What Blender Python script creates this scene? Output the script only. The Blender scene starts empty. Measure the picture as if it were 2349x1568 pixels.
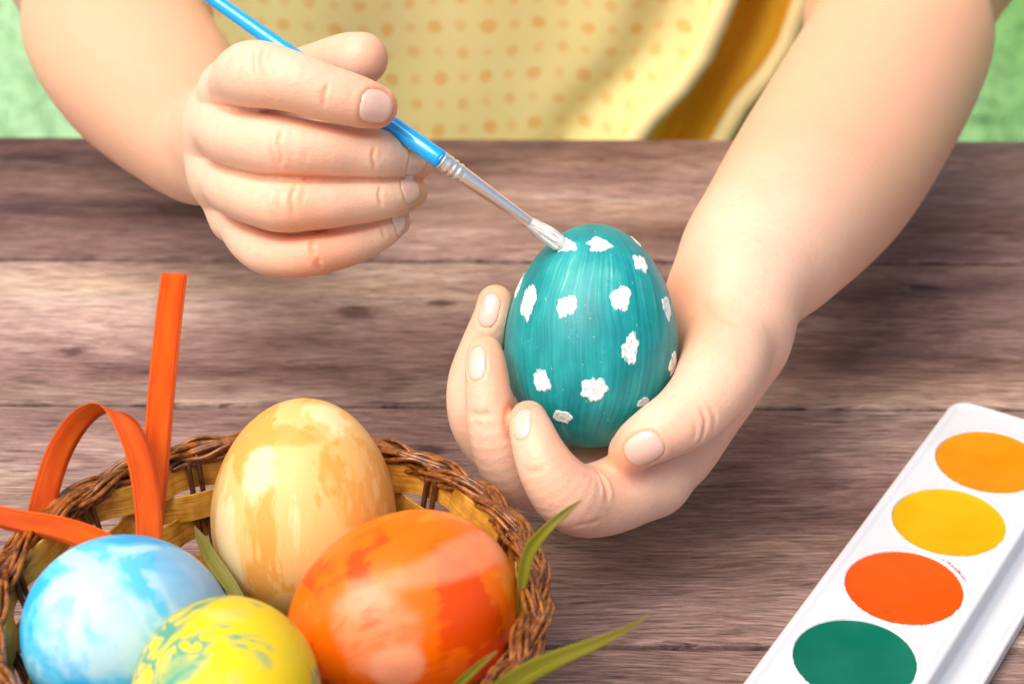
import bpy, bmesh, math, random
import numpy as np
from mathutils import Vector, Matrix
from mathutils.bvhtree import BVHTree
R = math.radians
random.seed(7); rng = np.random.default_rng(7)

# ------------------------------------------------------------------ camera, world, sun
F = 4500.0; PITCH = R(32.0); H = 0.33            # focal length and frame in units of a 2349 x 1568 picture
CP, SP = math.cos(PITCH), math.sin(PITCH)
CAM = np.array([0, 0, H]); VX = np.array([1.0, 0, 0]); VU = np.array([0, SP, CP]); VV = np.array([0, CP, -SP])
scene = bpy.context.scene
cam_d = bpy.data.cameras.new("camera"); cam = bpy.data.objects.new("camera", cam_d)
scene.collection.objects.link(cam); scene.camera = cam
cam.location = CAM; cam.rotation_euler = (R(90) - PITCH, 0, 0)
cam_d.sensor_width = 36; cam_d.lens = F / 2349 * 36
cam_d.clip_start = 0.01; cam_d.clip_end = 200
cam_d.dof.use_dof = True; cam_d.dof.focus_distance = 0.492; cam_d.dof.aperture_fstop = 16.5

def W(x, y, d):
    return CAM + d * (VX * (x - 1174.5) / F - VU * (y - 784) / F + VV)
def Wz(x, y, z):
    r = VX * (x - 1174.5) / F - VU * (y - 784) / F + VV
    return CAM + r * (z - H) / r[2]

SUN_EL, SUN_AZ = R(62), R(-134)                   # azimuth from +Y, clockwise
world = bpy.data.worlds.new("World"); scene.world = world; world.use_nodes = True
wn = world.node_tree; bg = wn.nodes["Background"]
sky = wn.nodes.new("ShaderNodeTexSky"); sky.sky_type = 'NISHITA'; sky.sun_disc = False
sky.sun_elevation = SUN_EL; sky.sun_rotation = SUN_AZ; sky.dust_density = 6.0; sky.air_density = 1.0; sky.ozone_density = 0.2
wn.links.new(sky.outputs[0], bg.inputs[0]); bg.inputs[1].default_value = 0.15
sun_d = bpy.data.lights.new("sun", 'SUN'); sun = bpy.data.objects.new("sun", sun_d); scene.collection.objects.link(sun)
sun_d.energy = 2.5; sun_d.angle = R(46); sun_d.color = (1.0, 0.92, 0.82)
sd = Vector((math.sin(SUN_AZ) * math.cos(SUN_EL), math.cos(SUN_AZ) * math.cos(SUN_EL), math.sin(SUN_EL)))
sun.rotation_euler = sd.to_track_quat('Z', 'Y').to_euler()
vs = scene.view_settings; vs.view_transform = 'Standard'; vs.look = 'None'; vs.exposure = 0.14; vs.gamma = 1
scene.cycles.use_denoising = True
scene.cycles.max_bounces = 6

# ------------------------------------------------------------------ helpers
def link(o, parent=None):
    scene.collection.objects.link(o)
    if parent is not None: o.parent = parent
    return o
def tag(o, label=None, cat=None, group=None, kind=None):
    if label: o['label'] = label
    if cat: o['category'] = cat
    if group: o['group'] = group
    if kind: o['kind'] = kind
    return o
def mesh_obj(name, verts, faces, mat=None, parent=None, smooth=True, uv=None):
    me = bpy.data.meshes.new(name)
    me.from_pydata([tuple(map(float, v)) for v in verts], [], [tuple(map(int, f)) for f in faces])
    if smooth: me.polygons.foreach_set("use_smooth", [True] * len(me.polygons))
    me.update()
    if uv is not None:
        L = me.uv_layers.new(name="UVMap"); vi = np.empty(len(me.loops), np.int32); me.loops.foreach_get("vertex_index", vi)
        L.data.foreach_set("uv", np.asarray(uv, np.float32)[vi].ravel())
    if mat: me.materials.append(mat)
    return link(bpy.data.objects.new(name, me), parent)
def mesh_np(name, V, Q, mat=None, parent=None):
    me = bpy.data.meshes.new(name)
    n, m = len(V), len(Q)
    me.vertices.add(n); me.vertices.foreach_set("co", np.ascontiguousarray(V, dtype=np.float32).ravel())
    me.loops.add(m * 4); me.loops.foreach_set("vertex_index", np.ascontiguousarray(Q, dtype=np.int32).ravel())
    me.polygons.add(m); me.polygons.foreach_set("loop_start", np.arange(m, dtype=np.int32) * 4)
    me.polygons.foreach_set("loop_total", np.full(m, 4, dtype=np.int32))
    me.polygons.foreach_set("use_smooth", np.ones(m, dtype=bool))
    me.update(calc_edges=True); me.validate()
    if mat: me.materials.append(mat)
    return link(bpy.data.objects.new(name, me), parent)
def empty(name, loc=(0, 0, 0)):
    o = bpy.data.objects.new(name, None); o.location = loc; o.empty_display_size = .01
    return link(o)
def cr(pts, n):
    """Catmull-Rom through rows of pts, n steps a span"""
    P = np.array(pts, float); out = []
    P = np.vstack([2 * P[0] - P[1], P, 2 * P[-1] - P[-2]])
    for i in range(1, len(P) - 2):
        a, b, c, d = P[i - 1], P[i], P[i + 1], P[i + 2]
        for k in range(n):
            t = k / n
            out.append(.5 * ((2 * b) + (c - a) * t + (2 * a - 5 * b + 4 * c - d) * t * t + (3 * b - a - 3 * c + d) * t ** 3))
    out.append(P[-2]); return np.array(out)
def tube(V, Fc, path, rad, sides=8, closed=False, flat=1.0, nrm=None, cap=True):
    path = np.array(path, float); n = len(path); base = len(V)
    tan = np.gradient(path, axis=0) if not closed else np.roll(path, -1, 0) - np.roll(path, 1, 0)
    tan /= np.linalg.norm(tan, axis=1)[:, None]
    up = np.array([0, 0, 1.0])
    for i in range(n):
        t = tan[i]; nn = up if nrm is None else np.array(nrm[i])
        b = np.cross(t, nn)
        if np.linalg.norm(b) < 1e-6: b = np.cross(t, (1, 0, 0))
        b /= np.linalg.norm(b); a = np.cross(b, t)
        r = rad[i] if hasattr(rad, '__len__') else rad
        for k in range(sides):
            th = 2 * math.pi * k / sides
            V.append(path[i] + r * (math.cos(th) * b + flat * math.sin(th) * a))
    for i in range(n if closed else n - 1):
        j = (i + 1) % n
        for k in range(sides):
            l = (k + 1) % sides
            Fc.append((base + i * sides + k, base + i * sides + l, base + j * sides + l, base + j * sides + k))
    if cap and not closed:
        Fc.append(tuple(base + k for k in reversed(range(sides))))
        Fc.append(tuple(base + (n - 1) * sides + k for k in range(sides)))

# node helpers ------------------------------------------------------
class NT:
    def __init__(s, name):
        s.m = bpy.data.materials.new(name); s.m.use_nodes = True; s.t = s.m.node_tree
        s.b = s.t.nodes["Principled BSDF"]
    def n(s, typ, **kw):
        x = s.t.nodes.new(typ)
        for k, v in kw.items():
            if k == 'ins':
                for a, b in v.items(): s.put(x.inputs[a], b)
            else: setattr(x, k, v)
        return x
    def put(s, sock, v):
        if isinstance(v, bpy.types.NodeSocket): s.t.links.new(v, sock)
        else: sock.default_value = v
    def coord(s, kind='Object'):
        return s.n("ShaderNodeTexCoord").outputs[kind]
    def mapp(s, vec, scale=(1, 1, 1), loc=(0, 0, 0), rot=(0, 0, 0)):
        return s.n("ShaderNodeMapping", ins={0: vec, 1: loc, 2: rot, 3: scale}).outputs[0]
    def noise(s, vec, scale=5, detail=4, rough=.5, dist=0, out=0):
        return s.n("ShaderNodeTexNoise", ins={'Vector': vec, 'Scale': scale, 'Detail': detail, 'Roughness': rough, 'Distortion': dist}).outputs[out]
    def ramp(s, fac, stops, interp='LINEAR'):
        r = s.n("ShaderNodeValToRGB", ins={0: fac}); cr_ = r.color_ramp; cr_.interpolation = interp
        while len(cr_.elements) < len(stops): cr_.elements.new(.5)
        for e, (p, c) in zip(cr_.elements, stops):
            e.position = p; e.color = (c, c, c, 1) if isinstance(c, (int, float)) else (*c, 1)
        return r.outputs[0]
    def math(s, op, a, b=0.0, c=0.0, clamp=False):
        return s.n("ShaderNodeMath", operation=op, use_clamp=clamp, ins={0: a, 1: b, 2: c}).outputs[0]
    def vmath(s, op, a, b=(0, 0, 0), out=0):
        return s.n("ShaderNodeVectorMath", operation=op, ins={0: a, 1: b}).outputs[out]
    def mix(s, fac, a, b, mode='MIX'):
        x = s.n("ShaderNodeMix", data_type='RGBA', blend_type=mode)
        s.put(x.inputs[0], fac)
        for i, v in ((6, a), (7, b)): s.put(x.inputs[i], (*v, 1) if isinstance(v, tuple) and len(v) == 3 else v)
        return x.outputs[2]
    def mr(s, v, a, b, c=0., d=1., smooth=True):
        return s.n("ShaderNodeMapRange", interpolation_type='SMOOTHSTEP' if smooth else 'LINEAR', ins={0: v, 1: a, 2: b, 3: c, 4: d}).outputs[0]
    def bump(s, h, strength=.3, dist=.001, nrm=None):
        x = s.n("ShaderNodeBump", ins={'Height': h, 'Strength': strength, 'Distance': dist})
        if nrm: s.put(x.inputs['Normal'], nrm)
        return x.outputs[0]
    def set(s, **kw):
        for k, v in kw.items():
            k = {'color': 'Base Color', 'rough': 'Roughness', 'metal': 'Metallic', 'normal': 'Normal', 'coat': 'Coat Weight', 'coatr': 'Coat Roughness',
                 'sss': 'Subsurface Weight', 'sssr': 'Subsurface Radius', 'ssss': 'Subsurface Scale', 'spec': 'Specular IOR Level', 'trans': 'Transmission Weight', 'sheen': 'Sheen Weight', 'alpha': 'Alpha', 'ior': 'IOR'}[k]
            s.put(s.b.inputs[k], (*v, 1) if isinstance(v, tuple) and len(v) == 3 and k == 'Base Color' else v)
        return s.m

# ------------------------------------------------------------------ materials
def mat_wood():
    m = NT("weathered_wood"); pos = m.n("ShaderNodeNewGeometry").outputs['Position']
    rnd = m.n("ShaderNodeObjectInfo").outputs['Random']
    off = m.n("ShaderNodeCombineXYZ", ins={0: m.math('MULTIPLY', rnd, 37.), 1: m.math('MULTIPLY', rnd, 11.), 2: 0.}).outputs[0]
    p = m.vmath('ADD', pos, off)
    # slow sideways drift of the grain, swirling round knots
    wob = m.noise(m.mapp(p, (5, 14, 5)), 1, 3, .5)
    py = m.n("ShaderNodeCombineXYZ", ins={0: 0., 1: m.math('MULTIPLY', m.math('SUBTRACT', wob, .5), .022), 2: 0.}).outputs[0]
    q = m.vmath('ADD', p, py)
    kn = None
    for (kx, ky, rr) in KNOTS:
        dv = m.vmath('MULTIPLY', m.vmath('SUBTRACT', pos, (kx, ky, 0.)), (1, 1.9, 0))
        ln = m.vmath('LENGTH', dv, out=1)
        k = m.mr(m.math('ADD', ln, m.math('MULTIPLY', m.math('SUBTRACT', m.noise(pos, 160, 2), .5), .008)), rr, rr * .25)
        kn = k if kn is None else m.math('MAXIMUM', kn, k)
    big = m.noise(m.mapp(q, (5, 26, 5)), 1, 3, .55)
    mid = m.noise(m.mapp(q, (22, 120, 22)), 1, 6, .7)
    fine = m.noise(m.mapp(q, (75, 1100, 75)), 1, 6, .8)
    pore = m.noise(m.mapp(q, (70, 1500, 70)), 1, 2, .6)
    patch = m.noise(m.mapp(p, (4, 9, 4), (2, 7, 0)), 1, 2, .5)
    v = m.math('ADD', m.math('MULTIPLY', big, .85), m.math('MULTIPLY', mid, .5))
    v = m.math('ADD', v, m.math('MULTIPLY', patch, .75))
    v = m.math('ADD', v, m.math('MULTIPLY', fine, .75))
    v = m.math('SUBTRACT', v, m.math('MULTIPLY', kn, .34))
    v = m.math('ADD', v, m.math('MULTIPLY', rnd, .14))
    v = m.mr(v, 1.14, 2.0, 0., 1., False)
    c = m.ramp(v, [(0., (.052, .028, .026)), (.25, (.175, .102, .088)), (.5, (.325, .225, .188)), (.72, (.52, .40, .33)), (1., (.76, .63, .51))])
    c = m.mix(1., c, m.ramp(m.math('ADD', m.math('MULTIPLY', pore, .5), m.math('MULTIPLY', fine, .5)), [(.38, .50), (.5, 1.), (.60, 1.28)]), 'MULTIPLY')
    hue = m.noise(m.mapp(p, (3, 20, 3), (3, 1, 0)), 1, 2)
    c = m.mix(m.mr(hue, .42, .64, 0., .6), c, m.mix(1., c, (1.0, .86, .98), 'MULTIPLY'))
    c = m.mix(m.mr(hue, .5, .32, 0., .5), c, m.mix(1., c, (1.12, .93, .74), 'MULTIPLY'))
    crack = m.mr(m.noise(m.mapp(q, (55, 800, 55), (5, 2, 0)), 1, 4, .7), .32, .42, 1., 0.)
    c = m.mix(m.math('MULTIPLY', crack, .6), c, (.03, .014, .013))
    h = m.math('ADD', m.math('MULTIPLY', mid, .7), m.math('ADD', m.math('MULTIPLY', fine, .7), m.math('MULTIPLY', pore, .3)))
    h = m.math('SUBTRACT', h, m.math('MULTIPLY', crack, .5))
    return m.set(color=c, rough=m.mr(fine, .3, .7, .5, .72), spec=.3, normal=m.bump(h, .8, .0009))

def mat_skin():
    m = NT("skin"); o = m.coord()
    fl = m.n("ShaderNodeAttribute", attribute_name="flush_shade").outputs['Fac']
    mot = m.noise(o, 90, 4, .6)
    c = m.mix(m.mr(mot, .3, .7), (.84, .53, .38), (.865, .57, .42))
    c = m.mix(m.n('ShaderNodeAttribute', attribute_name='tan').outputs['Fac'], c, (.76, .425, .275))
    c = m.mix(m.mr(m.noise(o, 420, 4, .65), .48, .72, 0., .22), c, (.80, .36, .23))
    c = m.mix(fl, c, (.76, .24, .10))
    h = m.math('ADD', m.noise(o, 1500, 3, .6), m.math('MULTIPLY', m.n("ShaderNodeTexVoronoi", ins={'Vector': m.mapp(o, (1, 1, 1.5)), 'Scale': 900}).outputs[0], .6))
    return m.set(color=c, rough=m.mr(mot, .3, .7, .42, .52), sss=.5, sssr=(1., .36, .2), ssss=.0035, spec=.42, normal=m.bump(h, .34, .00025))

def mat_nail():
    m = NT("fingernail"); o = m.coord()
    c = m.mix(m.noise(o, 400, 2), (.82, .51, .42), (.86, .57, .48))
    return m.set(color=c, rough=.26, sss=.4, sssr=(1., .4, .25), ssss=.0015, spec=.55, coat=.35, coatr=.15)

def mat_simple(name, col, rough=.4, **kw):
    m = NT(name); return m.set(color=col, rough=rough, **kw)

def mat_egg_teal():
    m = NT("teal_brushed_paint"); o = m.coord()
    pl = m.n("ShaderNodeSeparateXYZ", ins={0: o})
    ang = m.math('ARCTAN2', pl.outputs[1], pl.outputs[0])
    w = m.noise(o, 45, 2, .5)
    v = m.n("ShaderNodeCombineXYZ", ins={0: m.math('ADD', m.math('MULTIPLY', ang, 9.), m.math('MULTIPLY', w, 2.4)), 1: m.math('MULTIPLY', pl.outputs[2], 45.), 2: 0.}).outputs[0]
    st = m.noise(m.mapp(v, (1.5, .45, 1)), 1.8, 5, .62)
    fs = m.noise(m.mapp(v, (6, .5, 1), (4, 3, 0)), 3, 4, .75)
    pat = m.noise(m.mapp(o, (1, 1, .6)), 95, 3, .55)
    x = m.math('ADD', m.math('MULTIPLY', st, .55), m.math('ADD', m.math('MULTIPLY', fs, .24), m.math('MULTIPLY', pat, .66)))
    c = m.ramp(m.mr(x, .50, .99, 0., 1., False), [(0., (.001, .15, .17)), (.35, (.004, .26, .28)), (.6, (.012, .34, .35)), (.8, (.07, .45, .41)), (1., (.34, .62, .50))])
    sp = m.mr(m.noise(o, 1300, 2, .5), .70, .76, 0., .5)
    c = m.mix(sp, c, (.45, .72, .62))
    return m.set(color=c, rough=m.mr(fs, .3, .7, .38, .52), spec=.4, normal=m.bump(m.math('ADD', st, fs), .2, .0003), coat=.1, coatr=.3)

def mat_egg_marble(name, lo, mid, hi, seed, scale=38, rough=.33, stretch=(1, 1, .5), dist=1.6, t=(.36, .5, .62), soft=.03, spots=None):
    m = NT(name); o = m.coord()
    p = m.mapp(o, stretch, (seed, seed * .7, 0))
    a = m.noise(p, scale, 2.5, .5, dist)
    b = m.noise(m.mapp(o, (1, 1, .35), (seed * 2, 0, 1)), scale * 2.6, 4, .6, .7)
    st = m.noise(m.mapp(o, (2.4, 2.4, .35), (seed, 3, 1)), scale * 5, 3, .6)
    x = m.math('ADD', m.math('MULTIPLY', a, .8), m.math('ADD', m.math('MULTIPLY', b, .2), m.math('MULTIPLY', m.math('SUBTRACT', st, .5), .16)))
    c = m.ramp(x, [(t[0], lo), (t[1] - soft, mid), (t[1] + soft, mid), (t[2], hi)])
    if spots: c = spots(m, o, c)
    mot = m.noise(o, 900, 2)
    c = m.mix(m.mr(mot, .35, .7, 0., .12), c, m.mix(1., c, (.82, .82, .82), 'MULTIPLY'))
    return m.set(color=c, rough=rough, spec=.3, coat=.06, coatr=.25, sss=.10, sssr=(1., .7, .5), ssss=.003, normal=m.bump(m.noise(o, 1700, 2), .08, .0002))

def brush_mask(m, o, c, ang, size, soft=.25, warp=.006, wscale=140, seed=0.):
    """soft-edged painted patch: an ellipse in the egg's own space, edge broken up by noise"""
    d = m.vmath('SUBTRACT', o, c)
    d = m.vmath('ADD', d, m.vmath('SCALE', (0, 0, 0)))
    nz = m.vmath('SUBTRACT', m.n("ShaderNodeTexNoise", ins={'Vector': m.mapp(o, (1, 1, 1), (seed, 0, 0)), 'Scale': wscale, 'Detail': 4.}).outputs[1], (.5, .5, .5))
    d = m.vmath('ADD', d, m.n("ShaderNodeVectorMath", operation='SCALE', ins={0: nz, 'Scale': warp}).outputs[0])
    d = m.n("ShaderNodeVectorRotate", rotation_type='EULER_XYZ', ins={'Vector': d, 'Rotation': ang}).outputs[0]
    d = m.vmath('DIVIDE', d, size)
    return m.mr(m.vmath('LENGTH', d, out=1), 1. + soft, 1. - soft)

def mat_cane(name, c0, c1, rough=.35, sc=(6, 26, 1)):
    m = NT(name); o = m.coord('UV'); g = m.coord()
    a = m.noise(m.mapp(o, sc), 1, 4, .6); b = m.noise(g, 260, 3)
    c = m.mix(m.mr(m.math('ADD', m.math('MULTIPLY', a, .55), m.math('MULTIPLY', b, .45)), .36, .64), c0, c1)
    return m.set(color=c, rough=m.mr(b, .3, .7, rough - .08, rough + .12), spec=.5, coat=.35, coatr=.2, normal=m.bump(a, .4, .0004))

def mat_ribbon():
    m = NT("orange_satin"); o = m.coord('UV'); sx = m.n("ShaderNodeSeparateXYZ", ins={0: o})
    w = m.math('ABSOLUTE', m.math('SUBTRACT', sx.outputs[0], .5))
    edge = m.mr(w, .40, .43)
    line = m.math('MULTIPLY', m.mr(w, .37, .395), m.mr(w, .42, .40))
    u = m.math('SINE', m.math('MULTIPLY', sx.outputs[0], 170.)); v = m.math('SINE', m.math('MULTIPLY', sx.outputs[1], 1500.))
    wv = m.math('MULTIPLY', u, v)
    c = m.mix(m.mr(m.noise(m.mapp(o, (3, 5, 1)), 1, 3), .25, .75), (.84, .085, .001), (.95, .155, .003))
    c = m.mix(m.math('MULTIPLY', line, .8), c, (.38, .02, .0))
    c = m.mix(m.mr(wv, -1., 1., 0., .28), c, (.55, .03, .0))
    return m.set(color=c, rough=.45, spec=.3, sheen=.0, normal=m.bump(m.math('ADD', m.math('MULTIPLY', wv, .8), m.math('MULTIPLY', edge, 1.)), .6, .00022))

def mat_cloth_dots():
    m = NT("yellow_dotted_cotton"); o = m.coord('UV')
    def dots(scale, off, r, fx):
        p = m.vmath('ADD', m.vmath('MULTIPLY', o, scale), off)
        nz = m.vmath('SUBTRACT', m.n("ShaderNodeTexNoise", ins={'Vector': m.mapp(o, (25, 25, 1)), 'Scale': 1., 'Detail': 1.}).outputs[1], (.5, .5, .5))
        p = m.vmath('ADD', p, m.n("ShaderNodeVectorMath", operation='SCALE', ins={0: nz, 'Scale': .45}).outputs[0])
        f = m.vmath('SUBTRACT', m.vmath('FRACTION', p), (.5, .5, 0))
        f = m.vmath('MULTIPLY', f, (1 / scale[0], 1 / scale[1], 0))
        return m.mr(m.vmath('LENGTH', f, out=1), r * 1.3, r * .7, 0., fx)
    s = (1 / .0205, 1 / .0225, 0)
    a = dots(s, (0, 0, 0), .0029, .55); b = dots(s, (.5, .5, 0), .0026, .42)
    c_ = dots(s, (.5, 0, 0), .0024, .32); d = dots(s, (0, .5, 0), .0022, .28)
    k = m.math('MAXIMUM', m.math('MAXIMUM', a, b), m.math('MAXIMUM', c_, d))
    base = m.mix(m.noise(o, 18, 3), (.93, .75, .29), (.94, .80, .40))
    c = m.mix(k, base, (.86, .36, .055))
    wv = m.noise(m.mapp(o, (2500, 2500, 1)), 1, 2)
    return m.set(color=c, rough=.85, spec=.2, sheen=.2, sss=.12, sssr=(1., .6, .2), ssss=.01, normal=m.bump(wv, .2, .0004))

def lawn_colour(m, g):
    """pale mint green to one side, turning darker green towards the other"""
    sx = m.n("ShaderNodeSeparateXYZ", ins={0: g}).outputs[0]
    a = m.mr(m.math('ADD', sx, m.math('MULTIPLY', m.math('SUBTRACT', m.noise(g, 1.6, 3), .5), 1.6)), -.7, 1.1)
    c = m.mix(a, (.36, .58, .33), (.14, .32, .09))
    return m.mix(m.mr(m.noise(g, 1.1, 1), .45, .7, 0., .4), c, (.32, .45, .14))
def mat_ground():
    m = NT("lawn_ground"); g = m.n("ShaderNodeNewGeometry").outputs['Position']
    c = lawn_colour(m, g)
    return m.set(color=c, rough=.9, spec=.1)

def mat_leaf():
    m = NT("green_blade"); o = m.coord('UV')
    s = m.n("ShaderNodeSeparateXYZ", ins={0: o})
    ribs = m.noise(m.mapp(o, (26, 1.2, 1)), 1, 2)
    c = m.mix(m.mr(ribs, .35, .65), (.19, .18, .012), (.32, .29, .022))
    c = m.mix(m.mr(s.outputs[1], .62, 1., 0., .8), c, (.36, .25, .08))
    tr = m.n("ShaderNodeBsdfTranslucent", ins={0: (.35, .42, .04, 1)})
    m.set(color=c, rough=.42, spec=.45, normal=m.bump(ribs, .3, .0004))
    mx = m.n("ShaderNodeMixShader", ins={0: .25, 1: m.b.outputs[0], 2: tr.outputs[0]})
    m.t.links.new(mx.outputs[0], m.t.nodes["Material Output"].inputs[0])
    return m.m

def kz(x, y):
    a = Wz(x, y, 0); return (a[0], a[1])
KNOTS = [(*kz(820, 712), .0105), (*kz(975, 1030), .008), (*kz(1010, 690), .006), (*kz(160, 800), .007), (*kz(2120, 655), .005), (*kz(2180, 980), .004)]
M_wood = mat_wood(); M_skin = mat_skin(); M_nail = mat_nail()

# ------------------------------------------------------------------ table
table = empty("wooden_table", (0, .3, -.02)); bpy.context.view_layer.update()
tag(table, "weathered brown plank table top with dark seams under the whole craft setup", "table")
TILT = R(-.55)
seams = [(-.36, -.235), (-.235, -.12), (-.12, .0), (.0, .085), (.085, .185), (.185, .285), (.285, .3836), (.3836, .493), (.493, .5815), (.5815, .676)]
def bevel_box(V, Fc, x0, x1, y0, y1, z0, z1, b, nx=40, jit=0., rs=0):
    """a plank: cross-section with rounded upper arrises, edges slightly wavy along its length"""
    rg = np.random.default_rng(rs)
    prof = [(y0, z0), (y0, z1 - b), (y0 + b * .3, z1 - b * .3), (y0 + b, z1), (y1 - b, z1), (y1 - b * .3, z1 - b * .3), (y1, z1 - b), (y1, z0)]
    xs = np.linspace(x0, x1, nx); base = len(V)
    wa = np.cumsum(rg.normal(0, 1, nx)); wa = (wa - np.linspace(wa[0], wa[-1], nx)) * jit * .35
    wb = np.cumsum(rg.normal(0, 1, nx)); wb = (wb - np.linspace(wb[0], wb[-1], nx)) * jit * .35
    wa = np.clip(wa, 0, jit); wb = np.clip(wb, -jit, 0)
    for i, x in enumerate(xs):
        for k, (y, z) in enumerate(prof): V.append((x, y + (wa[i] if k < 4 else wb[i]), z))
    n = len(prof)
    for i in range(nx - 1):
        for k in range(n):
            l = (k + 1) % n
            Fc.append((base + i * n + k, base + (i + 1) * n + k, base + (i + 1) * n + l, base + i * n + l))
    Fc.append(tuple(base + k for k in range(n))); Fc.append(tuple(base + (nx - 1) * n + k for k in reversed(range(n))))
for i, (y0, y1) in enumerate(seams):
    V, Fc = [], []
    bevel_box(V, Fc, -.85, .85, y0 + .0010 - .3, y1 - .0010 - .3, -.002, .02 + random.uniform(-.0008, 0), .0011, 120, .0007, i)
    pk = mesh_obj("plank", V, Fc, M_wood, table, smooth=False)
    pk.rotation_euler = (0, 0, TILT)
for (x, y) in ((-.78, -.6), (.78, -.6), (-.78, .3), (.78, .3)):
    V, Fc = [], []; tube(V, Fc, [(x, y, -.70), (x, y, -.4), (x, y, -.04)], .045, 4); mesh_obj("leg", V, Fc, M_wood, table, False)
for y in (-.62, .34):
    V, Fc = [], []; bevel_box(V, Fc, -.8, .8, y - .012, y + .012, -.08, -.0025, .002, 3); mesh_obj("apron_rail", V, Fc, M_wood, table, False)

# ------------------------------------------------------------------ lawn
gm = mat_ground()
g = mesh_obj("ground", [(-60, -20, -.72), (60, -20, -.72), (60, 120, -.72), (-60, 120, -.72)], [(0, 1, 2, 3)], gm); tag(g, kind='structure')
def grass():
    V, Fc = [], []
    N = 26000
    for i in range(N):
        y = 1.2 + 4.2 * random.random(); x = random.uniform(-1, 1) * (.35 + .42 * y)
        h = random.uniform(.012, .035); a = random.uniform(0, 6.28); w = random.uniform(.0022, .004)
        lx, ly = random.gauss(0, .022), random.gauss(0, .022); b = len(V)
        cx, sx = math.cos(a) * w, math.sin(a) * w
        V += [(x - cx, y - sx, -.722), (x + cx, y + sx, -.722), (x + lx * .4 + cx * .6, y + ly * .4 + sx * .6, -.72 + h * .6), (x + lx * .4 - cx * .6, y + ly * .4 - sx * .6, -.72 + h * .6), (x + lx, y + ly, -.72 + h)]
        Fc += [(b, b + 1, b + 2, b + 3), (b + 3, b + 2, b + 4)]
    m = NT("grass_blade"); gpos = m.n("ShaderNodeNewGeometry").outputs['Position']
    c = lawn_colour(m, gpos)
    m.set(color=c, rough=.6)
    o = mesh_obj("grass", V, Fc, m.m, None, False)
    tag(o, "bright green lawn grass out of focus behind the table edge", "grass", kind='stuff')
grass()

def anchor(o, loc):
    """put the origin of a thing at loc while its world-space geometry stays put"""
    loc = Vector([float(v) for v in loc]); M = Matrix.Translation(-loc)
    if o.data: o.data.transform(M)
    o.location = loc
    def rec(p):
        for c in p.children:
            rec_off = c.location
            if c.data and not c.get('_moved'):
                c.data.transform(M); c['_moved'] = 1
            rec(c)
    rec(o)
    for c in o.children_recursive:
        if '_moved' in c: del c['_moved']

# ------------------------------------------------------------------ eggs (shape used by the hands too)
def egg_frame(x, y, d, ax):
    """ax = (right, up, towards camera) direction of the pointed end"""
    c = W(x, y, d); a = ax[0] * VX + ax[1] * VU - ax[2] * VV; a = a / np.linalg.norm(a)
    s = np.cross(a, VV); s /= np.linalg.norm(s); t = np.cross(a, s)
    return c, np.array([s, t, a])
def egg_r(z, a, b, k):
    return b * np.sqrt(np.clip(1 - (z / a) ** 2, 0, 1)) * (1 - k * z / a)
def egg_mesh(name, c, M, a, b, k, mat, n=96, m=72):
    V = [c * 0 + np.array([0, 0, a])]; Fc = []
    for i in range(1, m):
        th = math.pi * i / m; z = a * math.cos(th); r = b * math.sin(th) * (1 - k * math.cos(th))
        for j in range(n): V.append((r * math.cos(2 * math.pi * j / n), r * math.sin(2 * math.pi * j / n), z))
    V.append((0, 0, -a))
    for j in range(n): Fc.append((0, 1 + j, 1 + (j + 1) % n))
    for i in range(m - 2):
        for j in range(n):
            p = 1 + i * n; q = p + n; Fc.append((p + j, q + j, q + (j + 1) % n, p + (j + 1) % n))
    e = len(V) - 1
    for j in range(n): Fc.append((e, 1 + (m - 2) * n + (j + 1) % n, 1 + (m - 2) * n + j))
    o = mesh_obj(name, V, Fc, mat)
    o.matrix_world = Matrix([[*map(float, (M[0][i], M[1][i], M[2][i])), float(c[i])] for i in range(3)] + [[0, 0, 0, 1]])
    return o
TE = dict(a=.0287, b=.0221, k=.10)
TE_c, TE_M = egg_frame(1357, 770, .502, (.035, 1, .06))

def egg_sdf_mm(X, Y, Z):
    c = TE_c * 1000; a, b, k = TE['a'] * 1000, TE['b'] * 1000, TE['k']
    x, y, z = X - c[0], Y - c[1], Z - c[2]
    u = x * TE_M[0][0] + y * TE_M[0][1] + z * TE_M[0][2]; v = x * TE_M[1][0] + y * TE_M[1][1] + z * TE_M[1][2]; w = x * TE_M[2][0] + y * TE_M[2][1] + z * TE_M[2][2]
    s = np.sqrt((u * u + v * v) / (b * (1 - k * np.clip(w / a, -1.2, 1.2))) ** 2 + (w / a) ** 2)
    return (s - 1) * b

# brush axis
BA = W(492, 0, .505); BB = W(1013, 368, .480)
BT = W(1290, 563, .4915)

# ------------------------------------------------------------------ the child's body as one implicit surface, in millimetres
DO = 167.0
def P4(x, y, d, r):            # picture position, depth in mm, radius in picture units at that depth
    dd = (d + DO) / 1000; p = W(x, y, dd) * 1000
    return [p[0], p[1], p[2], r * dd / F * 1000]
def chain(*pts, n=4, raw=()):
    return cr([P4(*p) for p in pts] + [list(r) for r in raw], n)

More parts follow.
